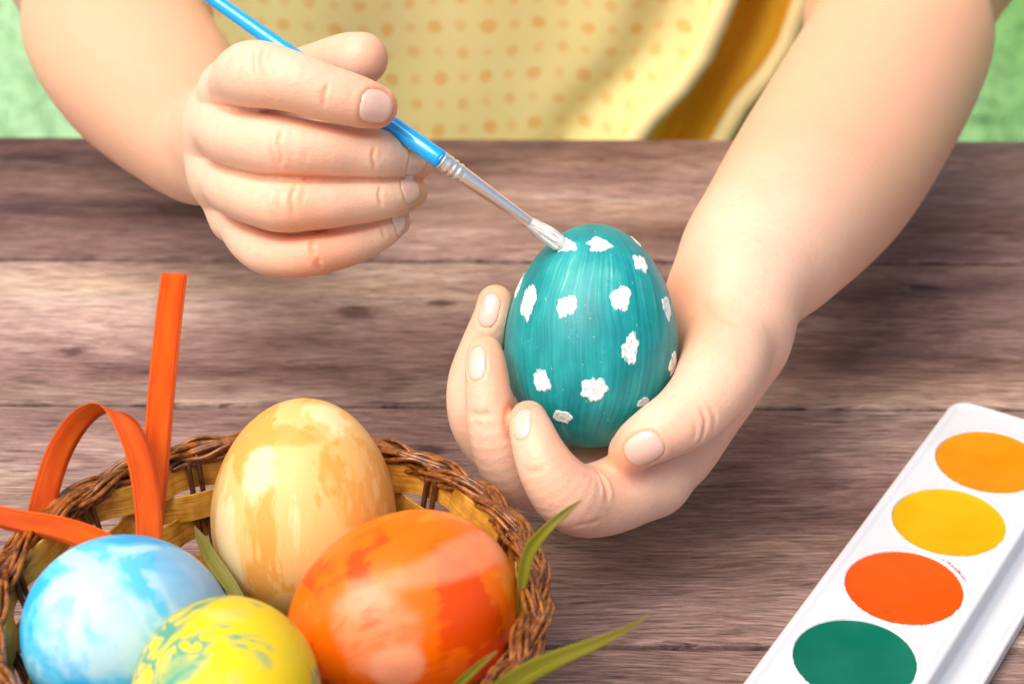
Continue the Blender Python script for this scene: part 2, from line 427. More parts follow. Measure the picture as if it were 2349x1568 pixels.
# hand with the brush (left in the picture)
A_index = chain((535, 205, 336, 64), (560, 178, 322, 74), (592, 172, 310, 79), (665, 187, 305, 71), (750, 214, 305, 65), (815, 232, 306, 60), (862, 245, 308, 50))
A_mid = chain((498, 292, 345, 64), (530, 310, 331, 72), (590, 325, 317, 74), (645, 335, 311, 73), (730, 345, 311, 67), (800, 351, 314, 63), (862, 355, 317, 60), (912, 361, 324, 57), (946, 364, 329, 53))
A_ring = chain((505, 402, 350, 60), (540, 430, 335, 66), (590, 452, 321, 66), (650, 468, 313, 66), (730, 468, 313, 61), (800, 462, 316, 57), (870, 453, 320, 52), (912, 446, 325, 48), (938, 440, 331, 43))
A_pinky = chain((540, 500, 352, 48), (572, 545, 338, 54), (610, 575, 327, 55), (655, 584, 320, 53), (710, 582, 317, 52), (780, 568, 319, 49), (830, 551, 322, 45), (875, 529, 325, 41), (906, 507, 329, 36))
A_thumb = chain((520, 290, 388, 72), (600, 215, 372, 62), (680, 165, 357, 50), (745, 142, 346, 50), (795, 134, 338, 58), (829, 135, 332, 61))
A_palm = [chain((475, 310, 394, 100), (500, 260, 358, 70), (535, 212, 340, 60), n=2), chain((475, 310, 394, 100), (500, 300, 352, 62), n=3),
          chain((475, 335, 394, 95), (490, 370, 360, 62), (505, 402, 352, 56), n=2), chain((480, 355, 394, 88), (520, 440, 365, 58), (545, 500, 354, 46), n=2),
          chain((528, 215, 340, 60), (497, 292, 347, 62), (504, 392, 351, 57), (545, 488, 354, 46), n=5), chain((520, 290, 388, 90), (600, 300, 364, 80), n=2), chain((600, 255, 340, 48), (740, 290, 336, 44), (830, 310, 338, 34), n=2)]
elbA = (-195, 640, 190)
A_arm = chain((470, 330, 390, 125), (448, 312, 402, 150), (418, 272, 420, 170), (370, 213, 440, 192), (313, 148, 462, 204), (262, 60, 492, 208), (240, -60, 525, 212), n=14, raw=[(*elbA, 30)])
A_upper = cr([(*elbA, 30), (-185, 720, 260, 31), (-150, 800, 350, 36)], 3)

# hand with the egg (right in the picture)
B_index = chain((1212, 962, 314, 44), (1220, 990, 310, 51), (1238, 1040, 308, 60), (1266, 1092, 308, 70), (1305, 1135, 311, 80), (1350, 1148, 318, 85), (1420, 1130, 326, 88), (1490, 1090, 333, 92))
B_mid = chain((1112, 812, 322, 42), (1116, 850, 320, 49), (1122, 920, 319, 54), (1138, 1000, 321, 62), (1170, 1070, 327, 68), (1222, 1105, 336, 70), (1300, 1090, 346, 76), (1400, 1050, 352, 80))
B_ring = chain((1136, 694, 338, 41), (1128, 735, 338, 46), (1104, 800, 341, 50), (1080, 870, 343, 52), (1076, 935, 344, 51), (1094, 990, 347, 52), (1145, 1040, 352, 58), (1230, 1050, 358, 66), (1380, 1010, 362, 74))
B_pinky = chain((1215, 770, 365, 36), (1195, 840, 367, 40), (1195, 905, 369, 42), (1250, 960, 370, 48), (1400, 960, 370, 62))
B_thumb = chain((1446, 1034, 317, 50), (1470, 1014, 315, 58), (1510, 990, 315, 67), (1570, 955, 318, 78), (1620, 905, 324, 88), (1652, 850, 332, 98), (1668, 800, 342, 104), (1678, 760, 352, 112), n=8)
B_palm = [chain((1490, 1090, 335, 88), (1550, 1035, 343, 90), (1605, 955, 350, 90), (1660, 860, 354, 96), (1675, 740, 356, 128), n=3), chain((1400, 1050, 354, 80), (1540, 960, 362, 95), (1660, 780, 358, 120), n=3),
          chain((1380, 1010, 364, 74), (1520, 900, 368, 85), (1650, 760, 362, 115), n=3), chain((1400, 960, 371, 62), (1540, 840, 370, 80), (1650, 720, 362, 115), n=3)]
elbB = (205, 640, 190)
B_arm = chain((1680, 745, 356, 130), (1690, 668, 358, 146), (1727, 600, 370, 172), (1787, 532, 385, 192), (1893, 396, 420, 218), (1990, 240, 455, 218), (2062, 100, 490, 212), (2105, -60, 525, 212), n=14, raw=[(*elbB, 30)])
B_upper = cr([(*elbB, 30), (190, 720, 260, 31), (150, 800, 350, 36)], 3)
TORSO = [cr([(0, 880, 385, 50), (0, 880, 300, 64), (0, 882, 180, 68), (0, 882, 60, 68), (0, 882, -60, 75)], 3), cr([(-150, 800, 350, 36), (-60, 865, 375, 46), (60, 865, 375, 46), (150, 800, 350, 36)], 3),
         cr([(0, 860, 385, 50), (0, 855, 450, 34)], 2), cr([(-50, 880, -60, 62), (-55, 860, -350, 45), (-55, 860, -640, 32), (-55, 840, -690, 30)], 3), cr([(50, 880, -60, 62), (55, 860, -350, 45), (55, 860, -640, 32), (55, 840, -690, 30)], 3)]

BIG = 14.0
class Grid:
    def __init__(s, xs, ys, zs):
        s.ax = (xs, ys, zs); s.shape = (len(xs), len(ys), len(zs))
    def new(s): return np.full(s.shape, BIG, np.float32)
    def sel(s, lo, hi):
        sl = tuple(slice(int(np.searchsorted(a, l)), int(np.searchsorted(a, h))) for a, l, h in zip(s.ax, lo, hi))
        if any(q.stop <= q.start for q in sl): return None, None
        return sl, (s.ax[0][sl[0]][:, None, None], s.ax[1][sl[1]][None, :, None], s.ax[2][sl[2]][None, None, :])
class Pts:
    def __init__(s, P): s.P = P.astype(np.float32)
    def new(s): return np.full(len(s.P), BIG, np.float32)
    def sel(s, lo, hi):
        i = np.nonzero(((s.P > lo) & (s.P < hi)).all(1))[0]
        return (None, None) if len(i) == 0 else (i, tuple(s.P[i].T))
def chain_field(G, ch):
    lo = (ch[:, :3] - ch[:, 3:4]).min(0) - BIG; hi = (ch[:, :3] + ch[:, 3:4]).max(0) + BIG
    sl, XYZ = G.sel(lo, hi)
    if sl is None: return None, None
    X, Y, Z = XYZ; d = None
    for p, q in zip(ch[:-1].astype(np.float32), ch[1:].astype(np.float32)):
        ba = q[:3] - p[:3]; L = float(ba @ ba) + 1e-9
        px, py, pz = X - p[0], Y - p[1], Z - p[2]
        h = np.clip((px * ba[0] + py * ba[1] + pz * ba[2]) / L, 0, 1)
        e = np.sqrt((px - h * ba[0]) ** 2 + (py - h * ba[1]) ** 2 + (pz - h * ba[2]) ** 2) - (p[3] + (q[3] - p[3]) * h)
        d = e if d is None else np.minimum(d, e)
    return sl, d
def smin(a, b, k):
    h = np.maximum(k - np.abs(a - b), 0) / k
    return np.minimum(a, b) - h * h * k * .25
def comb(G, chains, k):
    A = G.new()
    for ch in chains:
        sl, d = chain_field(G, ch)
        if sl is not None: A[sl] = smin(A[sl], d, k)
    return A
def body_field(G):
    core = comb(G, A_palm + [A_arm, A_upper] + B_palm + [B_arm, B_upper] + TORSO, 7.)
    fing = comb(G, [A_index, A_mid, A_ring, A_pinky, A_thumb, B_index, B_mid, B_ring, B_pinky], .55)
    th = comb(G, [B_thumb], 1.)
    core = smin(core, th, 3.0)
    F_ = smin(core, fing, 4.6)
    # pressed against the egg and round the brush
    e = BIG
    sl, XYZ = G.sel(TE_c * 1000 - 45, TE_c * 1000 + 45)
    if sl is not None: F_[sl] = np.maximum(F_[sl], -(egg_sdf_mm(*XYZ) - .12))
    a, b = BA * 1000, BB * 1000
    sl, XYZ = G.sel(np.minimum(a, b) - 4, np.maximum(a, b) + 4)
    if sl is not None:
        ba = b - a; L = ba @ ba; px, py, pz = XYZ[0] - a[0], XYZ[1] - a[1], XYZ[2] - a[2]
        h = np.clip((px * ba[0] + py * ba[1] + pz * ba[2]) / L, 0, 1)
        e = np.sqrt((px - h * ba[0]) ** 2 + (py - h * ba[1]) ** 2 + (pz - h * ba[2]) ** 2) - 2.5
        F_[sl] = np.maximum(F_[sl], -e)
    return F_
def fP(P): return body_field(Pts(P))
def gradP(P, e=.15):
    k = np.array([[1, -1, -1], [-1, -1, 1], [-1, 1, -1], [1, 1, 1]], np.float32)
    g = sum(k_[None] * fP(P + e * k_)[:, None] for k_ in k)
    return g / (np.linalg.norm(g, axis=1)[:, None] + 1e-9)

def surface_nets(F_, axes):
    S = F_ < 0; n = F_.shape
    act = np.zeros((n[0] - 1, n[1] - 1, n[2] - 1), np.uint8)
    corners = [(i, j, k) for i in (0, 1) for j in (0, 1) for k in (0, 1)]
    for i, j, k in corners: act += S[i:n[0] - 1 + i, j:n[1] - 1 + j, k:n[2] - 1 + k]
    idx = np.argwhere((act > 0) & (act < 8)); N = len(idx)
    vid = np.full(act.shape, -1, np.int32); vid[tuple(idx.T)] = np.arange(N)
    del act
    acc = np.zeros((N, 3)); cnt = np.zeros(N)
    cor = lambda c: F_[idx[:, 0] + c[0], idx[:, 1] + c[1], idx[:, 2] + c[2]]
    pos = lambda c: np.stack([axes[t][idx[:, t] + c[t]] for t in range(3)], 1)
    for a in corners:
        for t in range(3):
            if a[t] == 1: continue
            b = list(a); b[t] = 1
            fa, fb = cor(a), cor(b); mk = (fa < 0) != (fb < 0)
            tt = np.where(mk, fa / np.where(fa - fb == 0, 1, fa - fb), 0)[:, None]
            acc += np.where(mk[:, None], pos(a) * (1 - tt) + pos(b) * tt, 0); cnt += mk
    V = acc / cnt[:, None]
    Q = []
    for t in range(3):
        u, w = (t + 1) % 3, (t + 2) % 3
        s0 = [slice(None)] * 3; s1 = [slice(None)] * 3; s0[t] = slice(0, -1); s1[t] = slice(1, None)
        A, B = S[tuple(s0)], S[tuple(s1)]
        e = np.argwhere(A != B); e = e[(e[:, u] > 0) & (e[:, w] > 0) & (e[:, u] < n[u] - 1) & (e[:, w] < n[w] - 1)]
        inside = A[tuple(e.T)]
        def c(du, dw):
            q = e.copy(); q[:, u] += du; q[:, w] += dw; return vid[tuple(q.T)]
        q = np.stack([c(-1, -1), c(0, -1), c(0, 0), c(-1, 0)], 1)
        q[~inside] = q[~inside][:, ::-1]; Q.append(q)
    return V, np.vstack(Q)

def graded(lo, hi, f0, f1, fine, mult=1.14, cap=9.):
    a = list(np.arange(f0, f1, fine)); s = fine; x = a[-1]
    while x < hi: s = min(s * mult, cap); x += s; a.append(x)
    s = fine; x = f0; b = []
    while x > lo: s = min(s * mult, cap); x -= s; b.append(x)
    return np.array(b[::-1] + a, np.float32)

FINE = globals().get('FINE_MM', .56)
hands = np.vstack([A_index, A_mid, A_ring, A_pinky, A_thumb, B_index, B_mid, B_ring, B_thumb])
lo = (hands[:, :3] - hands[:, 3:]).min(0) - 1; hi = (hands[:, :3] + hands[:, 3:]).max(0) + 1
lo[0] -= 4; hi[2] += 2
gx = graded(-260, 260, lo[0], hi[0], FINE); gy = graded(lo[1] - 4, 960, lo[1], hi[1], FINE); gz = graded(-725, 490, lo[2], hi[2], FINE)
G = Grid(gx, gy, gz); FF = body_field(G)
SV, SQ = surface_nets(FF, (gx, gy, gz)); del FF
for _ in range(2):
    g_ = gradP(SV); f_ = fP(SV)[:, None]; SV = SV - g_ * np.clip(f_, -1.5, 1.5)
SN = gradP(SV, .3)
print("body verts", len(SV), "grid", G.shape)

def march(pix):
    """skin hit points under picture positions"""
    P = np.tile(CAM * 1000, (len(pix), 1)); D = []
    for x, y in pix:
        r = VX * (x - 1174.5) / F - VU * (y - 784) / F + VV; D.append(r / np.linalg.norm(r))
    D = np.array(D); P = P + D * 400
    for _ in range(90): P = P + D * (np.clip(fP(P), -3, 6) * .8)[:, None]
    return P

# wrinkles: (picture polyline, depth mm, width mm, flush)
WR = [([(583, 112), (578, 140), (580, 172)], .22, .55, .5), ([(606, 108), (596, 140), (603, 180)], .30, .5, .6), ([(622, 118), (620, 150), (628, 172)], .15, .6, .3), ([(556, 150), (550, 180), (556, 200)], .12, .6, .2),
      ([(754, 192), (744, 215), (742, 250)], .32, .45, .6), ([(736, 200), (730, 230)], .1, .5, .2),
      ([(622, 300), (618, 330), (628, 362), (636, 385)], .15, .6, .3), ([(652, 290), (638, 325), (645, 360), (640, 385)], .28, .5, .5), ([(706, 340), (702, 370)], .08, .6, .2), ([(860, 335), (855, 360), (862, 392)], .28, .45, .6), ([(875, 340), (872, 370)], .1, .5, .2),
      ([(640, 425), (632, 455), (640, 490)], .16, .6, .3), ([(680, 420), (668, 455), (672, 500)], .24, .5, .5), ([(700, 430), (690, 470)], .12, .6, .3), ([(874, 425), (870, 450), (876, 475)], .25, .45, .5),
      ([(720, 545), (715, 565), (722, 590)], .2, .6, .4), ([(735, 590), (728, 605), (738, 622)], .25, .6, .5), ([(872, 515), (878, 530), (884, 548)], .2, .45, .5),
      ([(1605, 932), (1618, 965), (1612, 1000), (1600, 1022)], .35, .5, .6), ([(1622, 925), (1640, 955), (1638, 990)], .2, .6, .4), ([(1590, 965), (1596, 990), (1588, 1010)], .15, .5, .3),
      ([(1372, 1082), (1384, 1102), (1392, 1125), (1394, 1146)], .8, .8, 1.),
      ([(1076, 945), (1100, 950), (1130, 945)], .2, .8, .5), ([(1085, 970), (1110, 974)], .12, .8, .3), ([(1200, 1075), (1225, 1080), (1250, 1072)], .12, .9, .3), ([(1320, 1206), (1350, 1200), (1385, 1190)], .15, .7, .3),
      ([(1600, 690), (1640, 720), (1700, 745)], .25, 1.6, .2)]
wr_pts = [cr([(x, y, 0) for x, y in w[0]], 4)[:, :2] for w in WR]
allp = np.vstack(wr_pts); hit = march(allp); o_ = 0
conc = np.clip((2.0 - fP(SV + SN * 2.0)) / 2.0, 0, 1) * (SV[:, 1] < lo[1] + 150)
DISP = np.zeros(len(SV)); FLUSH_SHADE = np.zeros(len(SV))
for w, pp in zip(WR, wr_pts):
    h3 = hit[o_:o_ + len(pp)]; o_ += len(pp)
    m_ = ((SV > h3.min(0) - 6) & (SV < h3.max(0) + 6)).all(1); ii = np.nonzero(m_)[0]
    if len(ii) == 0: continue
    best = np.full(len(ii), 99.); bt = np.zeros(len(ii))
    for s in range(len(h3) - 1):
        a, b = h3[s], h3[s + 1]
        if np.linalg.norm(b - a) > 6: continue
        ab = b - a; t = np.clip(((SV[ii] - a) @ ab) / (ab @ ab + 1e-9), 0, 1)
        d = np.linalg.norm(SV[ii] - a - t[:, None] * ab, axis=1); bt = np.where(d < best, (s + t) / (len(h3) - 1), bt); best = np.minimum(best, d)
    fade = np.clip(np.sin(np.pi * np.clip(bt, 0.03, .97)) * 1.6, 0, 1)
    DISP[ii] -= 1.6 * w[1] * fade * np.exp(-(best / w[2]) ** 2) - w[1] * .35 * fade * np.exp(-((best - w[2] * 2.2) / w[2]) ** 2)
    FLUSH_SHADE[ii] = np.maximum(FLUSH_SHADE[ii], .5 * w[3] * fade * np.exp(-(best / (w[2] * 1.1)) ** 2))
FLUSH_SHADE = np.maximum(FLUSH_SHADE, .38 * np.clip(conc - .15, 0, .8) / .8)  # crease shade from concavity, put into the skin colour as redness
# flushed fingertips and joints
for (x, y, rr, s) in [(905, 235, 6, .4), (880, 285, 5, .35), (880, 150, 9, .45), (830, 180, 8, .3), (975, 400, 6, .4), (960, 455, 6, .35), (925, 515, 6, .3), (720, 620, 13, .35), (690, 400, 9, .25), (690, 515, 11, .3), (780, 600, 9, .25), (640, 240, 9, .18), (820, 280, 8, .25),
                      (1215, 925, 6, .4), (1290, 1020, 8, .45), (1110, 778, 6, .4), (1150, 670, 5, .4), (1412, 1010, 7, .45), (1430, 1075, 6, .4), (1360, 1215, 9, .3), (1560, 640, 10, .5), (1590, 720, 12, .45), (1590, 780, 10, .35), (1300, 1120, 9, .2), (1160, 900, 7, .35), (1150, 830, 5, .35), (1640, 1010, 8, .12), (1740, 930, 6, .25), (1540, 1000, 9, .15)]:
    h = march([(x, y)])[0]
    FLUSH_SHADE = np.maximum(FLUSH_SHADE, 0) + s * .8 * np.exp(-((SV - h) ** 2).sum(1) / (rr ** 2))

# fingernails: picture centre, picture point towards the tip, half length mm, half width mm
NAILS = [((866, 246), (905, 252), 4.5, 4.3, "index"), ((958, 371), (995, 374), 4.0, 4.0, "m"), ((946, 435), (972, 426), 4.0, 3.4, "r"), ((920, 494), (936, 478), 2.9, 2.5, "p"),
         ((1120, 712), (1128, 675), 4.5, 2.8, "ring"), ((1090, 832), (1080, 795), 4.5, 2.7, "mid"), ((1194, 968), (1180, 925), 4.5, 2.7, "idx"), ((1478, 1034), (1440, 1065), 4.9, 4.3, "thumb")]
nh = march([n[0] for n in NAILS]); nt_ = march([n[1] for n in NAILS]); nn_ = gradP(nh, .6)
nail_geo = []
for (nl, h, tp, nrm) in zip(NAILS, nh, nt_, nn_):
    # direction towards the tip: picture direction laid into the tangent plane
    dx, dy = nl[1][0] - nl[0][0], nl[1][1] - nl[0][1]
    t = VX * dx - VU * dy; t = t - nrm * (t @ nrm); t /= np.linalg.norm(t); b = np.cross(nrm, t)
    L, Wd = nl[2], nl[3]
    nail_geo.append((h, nrm, t, b, L, Wd))
    d = SV - h; m_ = (np.abs(d) < 12).all(1); ii = np.nonzero(m_)[0]; d = d[ii]
    u, v, w = d @ t / L, d @ b / Wd, d @ nrm
    r = (np.abs(u) ** 2.5 + np.abs(v) ** 2.5) ** (1 / 2.5); near = (w > -5) & (SN[ii] @ nrm > .0)
    dd = np.where(r < 1.0, -.20, .14 * np.exp(-((r - 1.2) / .15) ** 2) * np.clip(1.2 - u, .1, 1))
    DISP[ii] += np.where(near, dd, 0)
    FLUSH_SHADE[ii] += np.where(near, .3 * np.exp(-((r - 1.05) / .08) ** 2), 0)
DISP -= .45 * np.clip(conc - .25, 0, .75) * (SV[:, 1] < lo[1] + 160)
SV2 = SV + SN * DISP[:, None]
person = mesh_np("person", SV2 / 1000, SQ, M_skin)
at = person.data.attributes.new("flush_shade", 'FLOAT', 'POINT'); at.data.foreach_set("value", np.clip(FLUSH_SHADE, 0, 1).astype(np.float32))
tn = person.data.attributes.new("tan", 'FLOAT', 'POINT'); tn.data.foreach_set("value", np.clip((SV[:, 1] - (lo[1] + 78)) / 45, 0, 1).astype(np.float32))
print("tan from y", lo[1] + 78, "lo", lo, "hi", hi)
tag(person, "child in a yellow dotted dress painting a teal egg held in one hand", "person")
for (h, nrm, t, b, L, Wd) in nail_geo:
    nu, nv = 15, 15; us = np.linspace(-1, 1, nu); P = []; RR = []
    for u in us:
        for v in np.linspace(-1, 1, nv):
            # square to superellipse
            k = max(abs(u), abs(v)); l = (abs(u) ** 2.6 + abs(v) ** 2.6) ** (1 / 2.6)
            s = k / l if l > 0 else 1
            P.append(h + t * u * s * L * (1.08 if u > 0 else 1) + b * v * s * Wd + nrm * 4); RR.append(k)
    P = np.array(P); RR = np.array(RR)
    for _ in range(14): P -= nrm * (fP(P) * .85)[:, None]
    N_ = gradP(P, .5); off = .04 - .20 * np.clip((RR - .80) / .20, 0, 1) ** 2 + .12 * (1 - RR ** 2)
    top = P + N_ * off[:, None]; bot = P - N_ * .6
    V = np.vstack([top, bot]) / 1000; Fc = []
    for i in range(nu - 1):
        for j in range(nv - 1):
            a = i * nv + j; Fc.append((a, a + nv, a + nv + 1, a + 1))
    per = [j for j in range(nv)] + [i * nv + nv - 1 for i in range(1, nu)] + [(nu - 1) * nv + j for j in range(nv - 2, -1, -1)] + [i * nv for i in range(nu - 2, 0, -1)]
    q = nu * nv
    for a, c in zip(per, per[1:] + per[:1]): Fc.append((a, c, c + q, a + q))
    no = mesh_obj("fingernail", V, Fc, M_nail, person)
    fix = bmesh.new(); fix.from_mesh(no.data); bmesh.ops.recalc_face_normals(fix, faces=fix.faces)
    fix.to_mesh(no.data); fix.free()
anchor(person, (0, .855, -.70))

# ------------------------------------------------------------------ dress
M_dress = mat_cloth_dots()
def mat_gold():
    m = NT("shaded_gold_cotton"); o = m.coord('UV')
    c = m.mix(m.noise(m.mapp(o, (9, 3, 1)), 3, 3), (.90, .42, .02), (.96, .58, .05))  # dress cloth as it looks in shade; that shade is put into the gold
    return m.set(color=c, rough=.85, spec=.15, sss=.1, sssr=(1., .5, .1), ssss=.01)
M_gold = mat_gold(); M_pipe = mat_simple("cream_piping", (.90, .72, .36), .8)
def pipe_x(z):                                    # where the front panel's slanting edge runs
    t = (z + .02) / .26
    return -.006 + .0 * t
def dress():
    # slanted edge of the front panel, taken at two heights
    e0 = W(1490, 330, .80); e1 = W(1645, 0, .80)
    def edge_x(z):
        t = (z - e0[2]) / (e1[2] - e0[2]); return e0[0] + (e1[0] - e0[0]) * t + .006 * (t * (1 - t) * 4 if 0 < t < 1 else 0)
    nu, nv = 90, 60; V, UV, Fc = [], [], []
    zs = np.linspace(-.42, .385, nv)
    def front_y(x, z):
        a = np.clip(abs(x) / .19, 0, 1)
        y = .752 + .055 * a ** 2.5 + .02 * max(0, (z - .15) / .2)
        y += .0045 * math.sin(x * 42 + z * 14 + 1.) * (.5 + .5 * min(1, max(0, (.3 - z) * 3))) + .002 * math.sin(x * 95 - z * 22)
        ex_ = edge_x(z); y += .006 * math.exp(-((x - ex_ + .022) / .012) ** 2)
        y += .006 * math.exp(-((x + .02 - .25 * (z - .0)) / .035) ** 2)
        return y
    for z in zs:
        xr = min(edge_x(z), .15); xl = -.175 - .02 * (z < 0)
        for i in range(nu):
            x = xl + (xr - xl) * i / (nu - 1)
            V.append((x, front_y(x, z) - .006 * math.exp(-((x - xr) / .01) ** 2), z)); UV.append((x, z))
    for j in range(nv - 1):
        for i in range(nu - 1):
            a = j * nu + i; Fc.append((a, a + 1, a + nu + 1, a + nu))
    fp = mesh_obj("dress_front", V, Fc, M_dress, person, uv=UV)
    sm = fp.modifiers.new("thickness", 'SOLIDIFY'); sm.thickness = .0012; sm.offset = 1
    # piping on the edge
    V, Fc = [], []; path = [(min(edge_x(z), .15) + .001, front_y(min(edge_x(z), .15), z) - .010, z) for z in zs]
    tube(V, Fc, path, .0048, 10, nrm=[(0, 1, 0)] * nv); mesh_obj("piping", V, Fc, M_pipe, person)
    # side panel behind, in deep folds
    e2 = W(1700, 290, .84); e3 = W(1835, 0, .84)
    V, UV, Fc = [], [], []
    for z in zs:
        ex = edge_x(z) - .03; x2 = ex + .03 + (e2[0] - edge_x(e2[2])) + (z - e2[2]) * ((e3[0] - edge_x(e3[2])) - (e2[0] - edge_x(e2[2]))) / (e3[2] - e2[2]) - .004
        for i in range(50):
            t = i / 49; x = ex + (x2 - ex) * t
            V.append((x, .774 + .007 * math.sin(t * 9 + z * 9 + 1.2) - .012 * t + .004 * math.sin(t * 21 + z * 30), z)); UV.append((x, z))
    for j in range(nv - 1):
        for i in range(49):
            a = j * 50 + i; Fc.append((a, a + 1, a + 51, a + 50))
    sp = mesh_obj("dress_side", V, Fc, M_gold, person, uv=UV)
    V2, Fc = [], []; path = [np.array(V[j * 50 + 47]) + np.array([0, -.006, 0]) for j in range(nv)]
    tube(V2, Fc, path, .0045, 10, nrm=[(0, 1, 0)] * nv); mesh_obj("piping", V2, Fc, M_pipe, person)
    # the back of the dress round the body
    V, UV, Fc = [], [], []
    for z in zs:
        for i in range(41):
            a = -.15 + (math.pi + .3) * i / 40; w = .155 + .03 * max(0, -z) ; V.append((w * math.cos(a), .835 + (.11 + .06 * max(0, -z)) * math.sin(a), z)); UV.append((a * .15, z))
    for j in range(nv - 1):
        for i in range(40):
            a = j * 41 + i; Fc.append((a, a + 1, a + 42, a + 41))
    mesh_obj("dress_back", V, Fc, M_dress, person, uv=UV)
dress()
for c in person.children:
    if c.name.startswith(("dress", "piping")): c.data.transform(Matrix.Translation(-Vector(person.location)))

# ------------------------------------------------------------------ the teal egg and its white dabs
M_teal = mat_egg_teal()
teal = egg_mesh("painted_egg", TE_c, TE_M, **TE, mat=M_teal, n=128, m=96)
tag(teal, "brushed teal egg with white paint dabs held upright in the child's fingers", "egg", "painted easter eggs")
bpy.context.view_layer.update()
def mat_dab():
    m = NT("white_dab_paint"); o = m.coord()
    h = m.n("ShaderNodeAttribute", attribute_name="thick").outputs['Fac']
    nz = m.noise(o, 850, 4, .6)
    thin = m.mr(m.math('ADD', m.math('MULTIPLY', nz, .9), m.math('MULTIPLY', h, .5)), .60, .80, .7, 0.)
    c = m.mix(thin, (.88, .89, .88), (.05, .36, .36))
    return m.set(color=c, rough=.42, spec=.4, normal=m.bump(nz, .25, .0003))
M_dab = mat_dab()
def pix_hit(ob_bvh, mw, x, y):
    inv = mw.inverted(); r = VX * (x - 1174.5) / F - VU * (y - 784) / F + VV
    o = inv @ Vector(CAM); d = (inv.to_3x3() @ Vector(r)).normalized()
    return ob_bvh.ray_cast(o, d)
dg = bpy.context.evaluated_depsgraph_get(); bv = BVHTree.FromObject(teal, dg); mw = teal.matrix_world.copy()
DABS = [(1297, 562, 3.3, 2.2, 20), (1375, 560, 3.1, 2.5, 15), (1470, 604, 2.3, 2.9, 20), (1466, 553, 1.3, 2.6, 50), (1211, 692, 2.6, 4.9, -22), (1300, 702, 2.8, 2.7, 0), (1425, 684, 2.7, 3.4, 10), (1530, 705, 2.4, 2.9, 5), (1447, 800, 2.4, 3.7, 10),
        (1242, 874, 2.6, 3.0, 5), (1363, 893, 3.4, 3.1, 0), (1290, 956, 2.7, 2.0, 0), (1545, 835, 3.2, 2.9, -10), (1476, 922, 1.9, 1.4, 0), (1183, 655, 2.4, 3.6, -15), (1174, 925, 2, 2, 0)]
for di, (x, y, rx, ry, ang) in enumerate(DABS):
    hit = None
    for sh in range(0, 60, 2):
        xx = x + (1357 - x) / abs(1357 - x + .01) * sh * .5; h = pix_hit(bv, mw, xx, y)
        if h[0] is not None: hit = h; break
    if hit is None: continue
    c, n = hit[0], hit[1]
    upl = (mw.to_3x3().inverted() @ Vector(VU)); t = (upl - n * upl.dot(n)).normalized(); b = t.cross(n).normalized()
    a_ = R(ang); t, b = t * math.cos(a_) + b * math.sin(a_), b * math.cos(a_) - t * math.sin(a_)
    rg = random.Random(di * 13 + 5); NS, NR = 120, 9
    ph = [rg.uniform(0, 6.28) for _ in range(9)]; am = [rg.uniform(.4, 1) for _ in range(9)]
    hm = [(rg.gauss(0, 1) * (.19 / h_ ** .95 + .004), rg.uniform(0, 6.28), h_) for h_ in range(2, 26)]
    spike = [max(.45, 1 + sum(a0 * math.sin(h_ * q + p0) * (1 if h_ < 9 else .3 + .9 * abs(math.sin(q)) ** 6) for a0, p0, h_ in hm)) for q in [2 * math.pi * k / NS for k in range(NS)]]
    V, Fc, TH = [], [], []
    for r_ in range(NR + 1):
        f = r_ / NR
        for k in range(NS):
            q = 2 * math.pi * k / NS; rr = f * spike[k] if f > .3 else f
            p = c + (b * (math.cos(q) * rx * rr) + t * (math.sin(q) * ry * rr)) * .00102
            loc, nr, _, _ = bv.find_nearest(p)
            nz = .5 + .5 * math.sin(k * 1.7 + f * 9 + ph[5]) * math.sin(f * 14 + ph[6])
            th = (.09 + .07 * nz * (1 - f * .4) + (.07 if .6 < f < .95 else 0) + (.2 * (1 - f) if di == 0 else 0)) * (1 if r_ < NR else -.5)
            V.append(loc + nr * th * .001); TH.append((.56 + .34 * nz) * (1 - .55 * f ** 6) if di else .9)
    for r_ in range(NR):
        for k in range(NS):
            l = (k + 1) % NS; Fc.append((r_ * NS + k, (r_ + 1) * NS + k, (r_ + 1) * NS + l, r_ * NS + l))
    me = bpy.data.meshes.new("paint_dab"); me.from_pydata([tuple(v) for v in V], [], Fc); me.update()
    at = me.attributes.new("thick", 'FLOAT', 'POINT'); at.data.foreach_set("value", TH)
    me.materials.append(M_dab); o = link(bpy.data.objects.new("paint_dab", me), teal)
    for p_ in me.polygons: p_.use_smooth = True

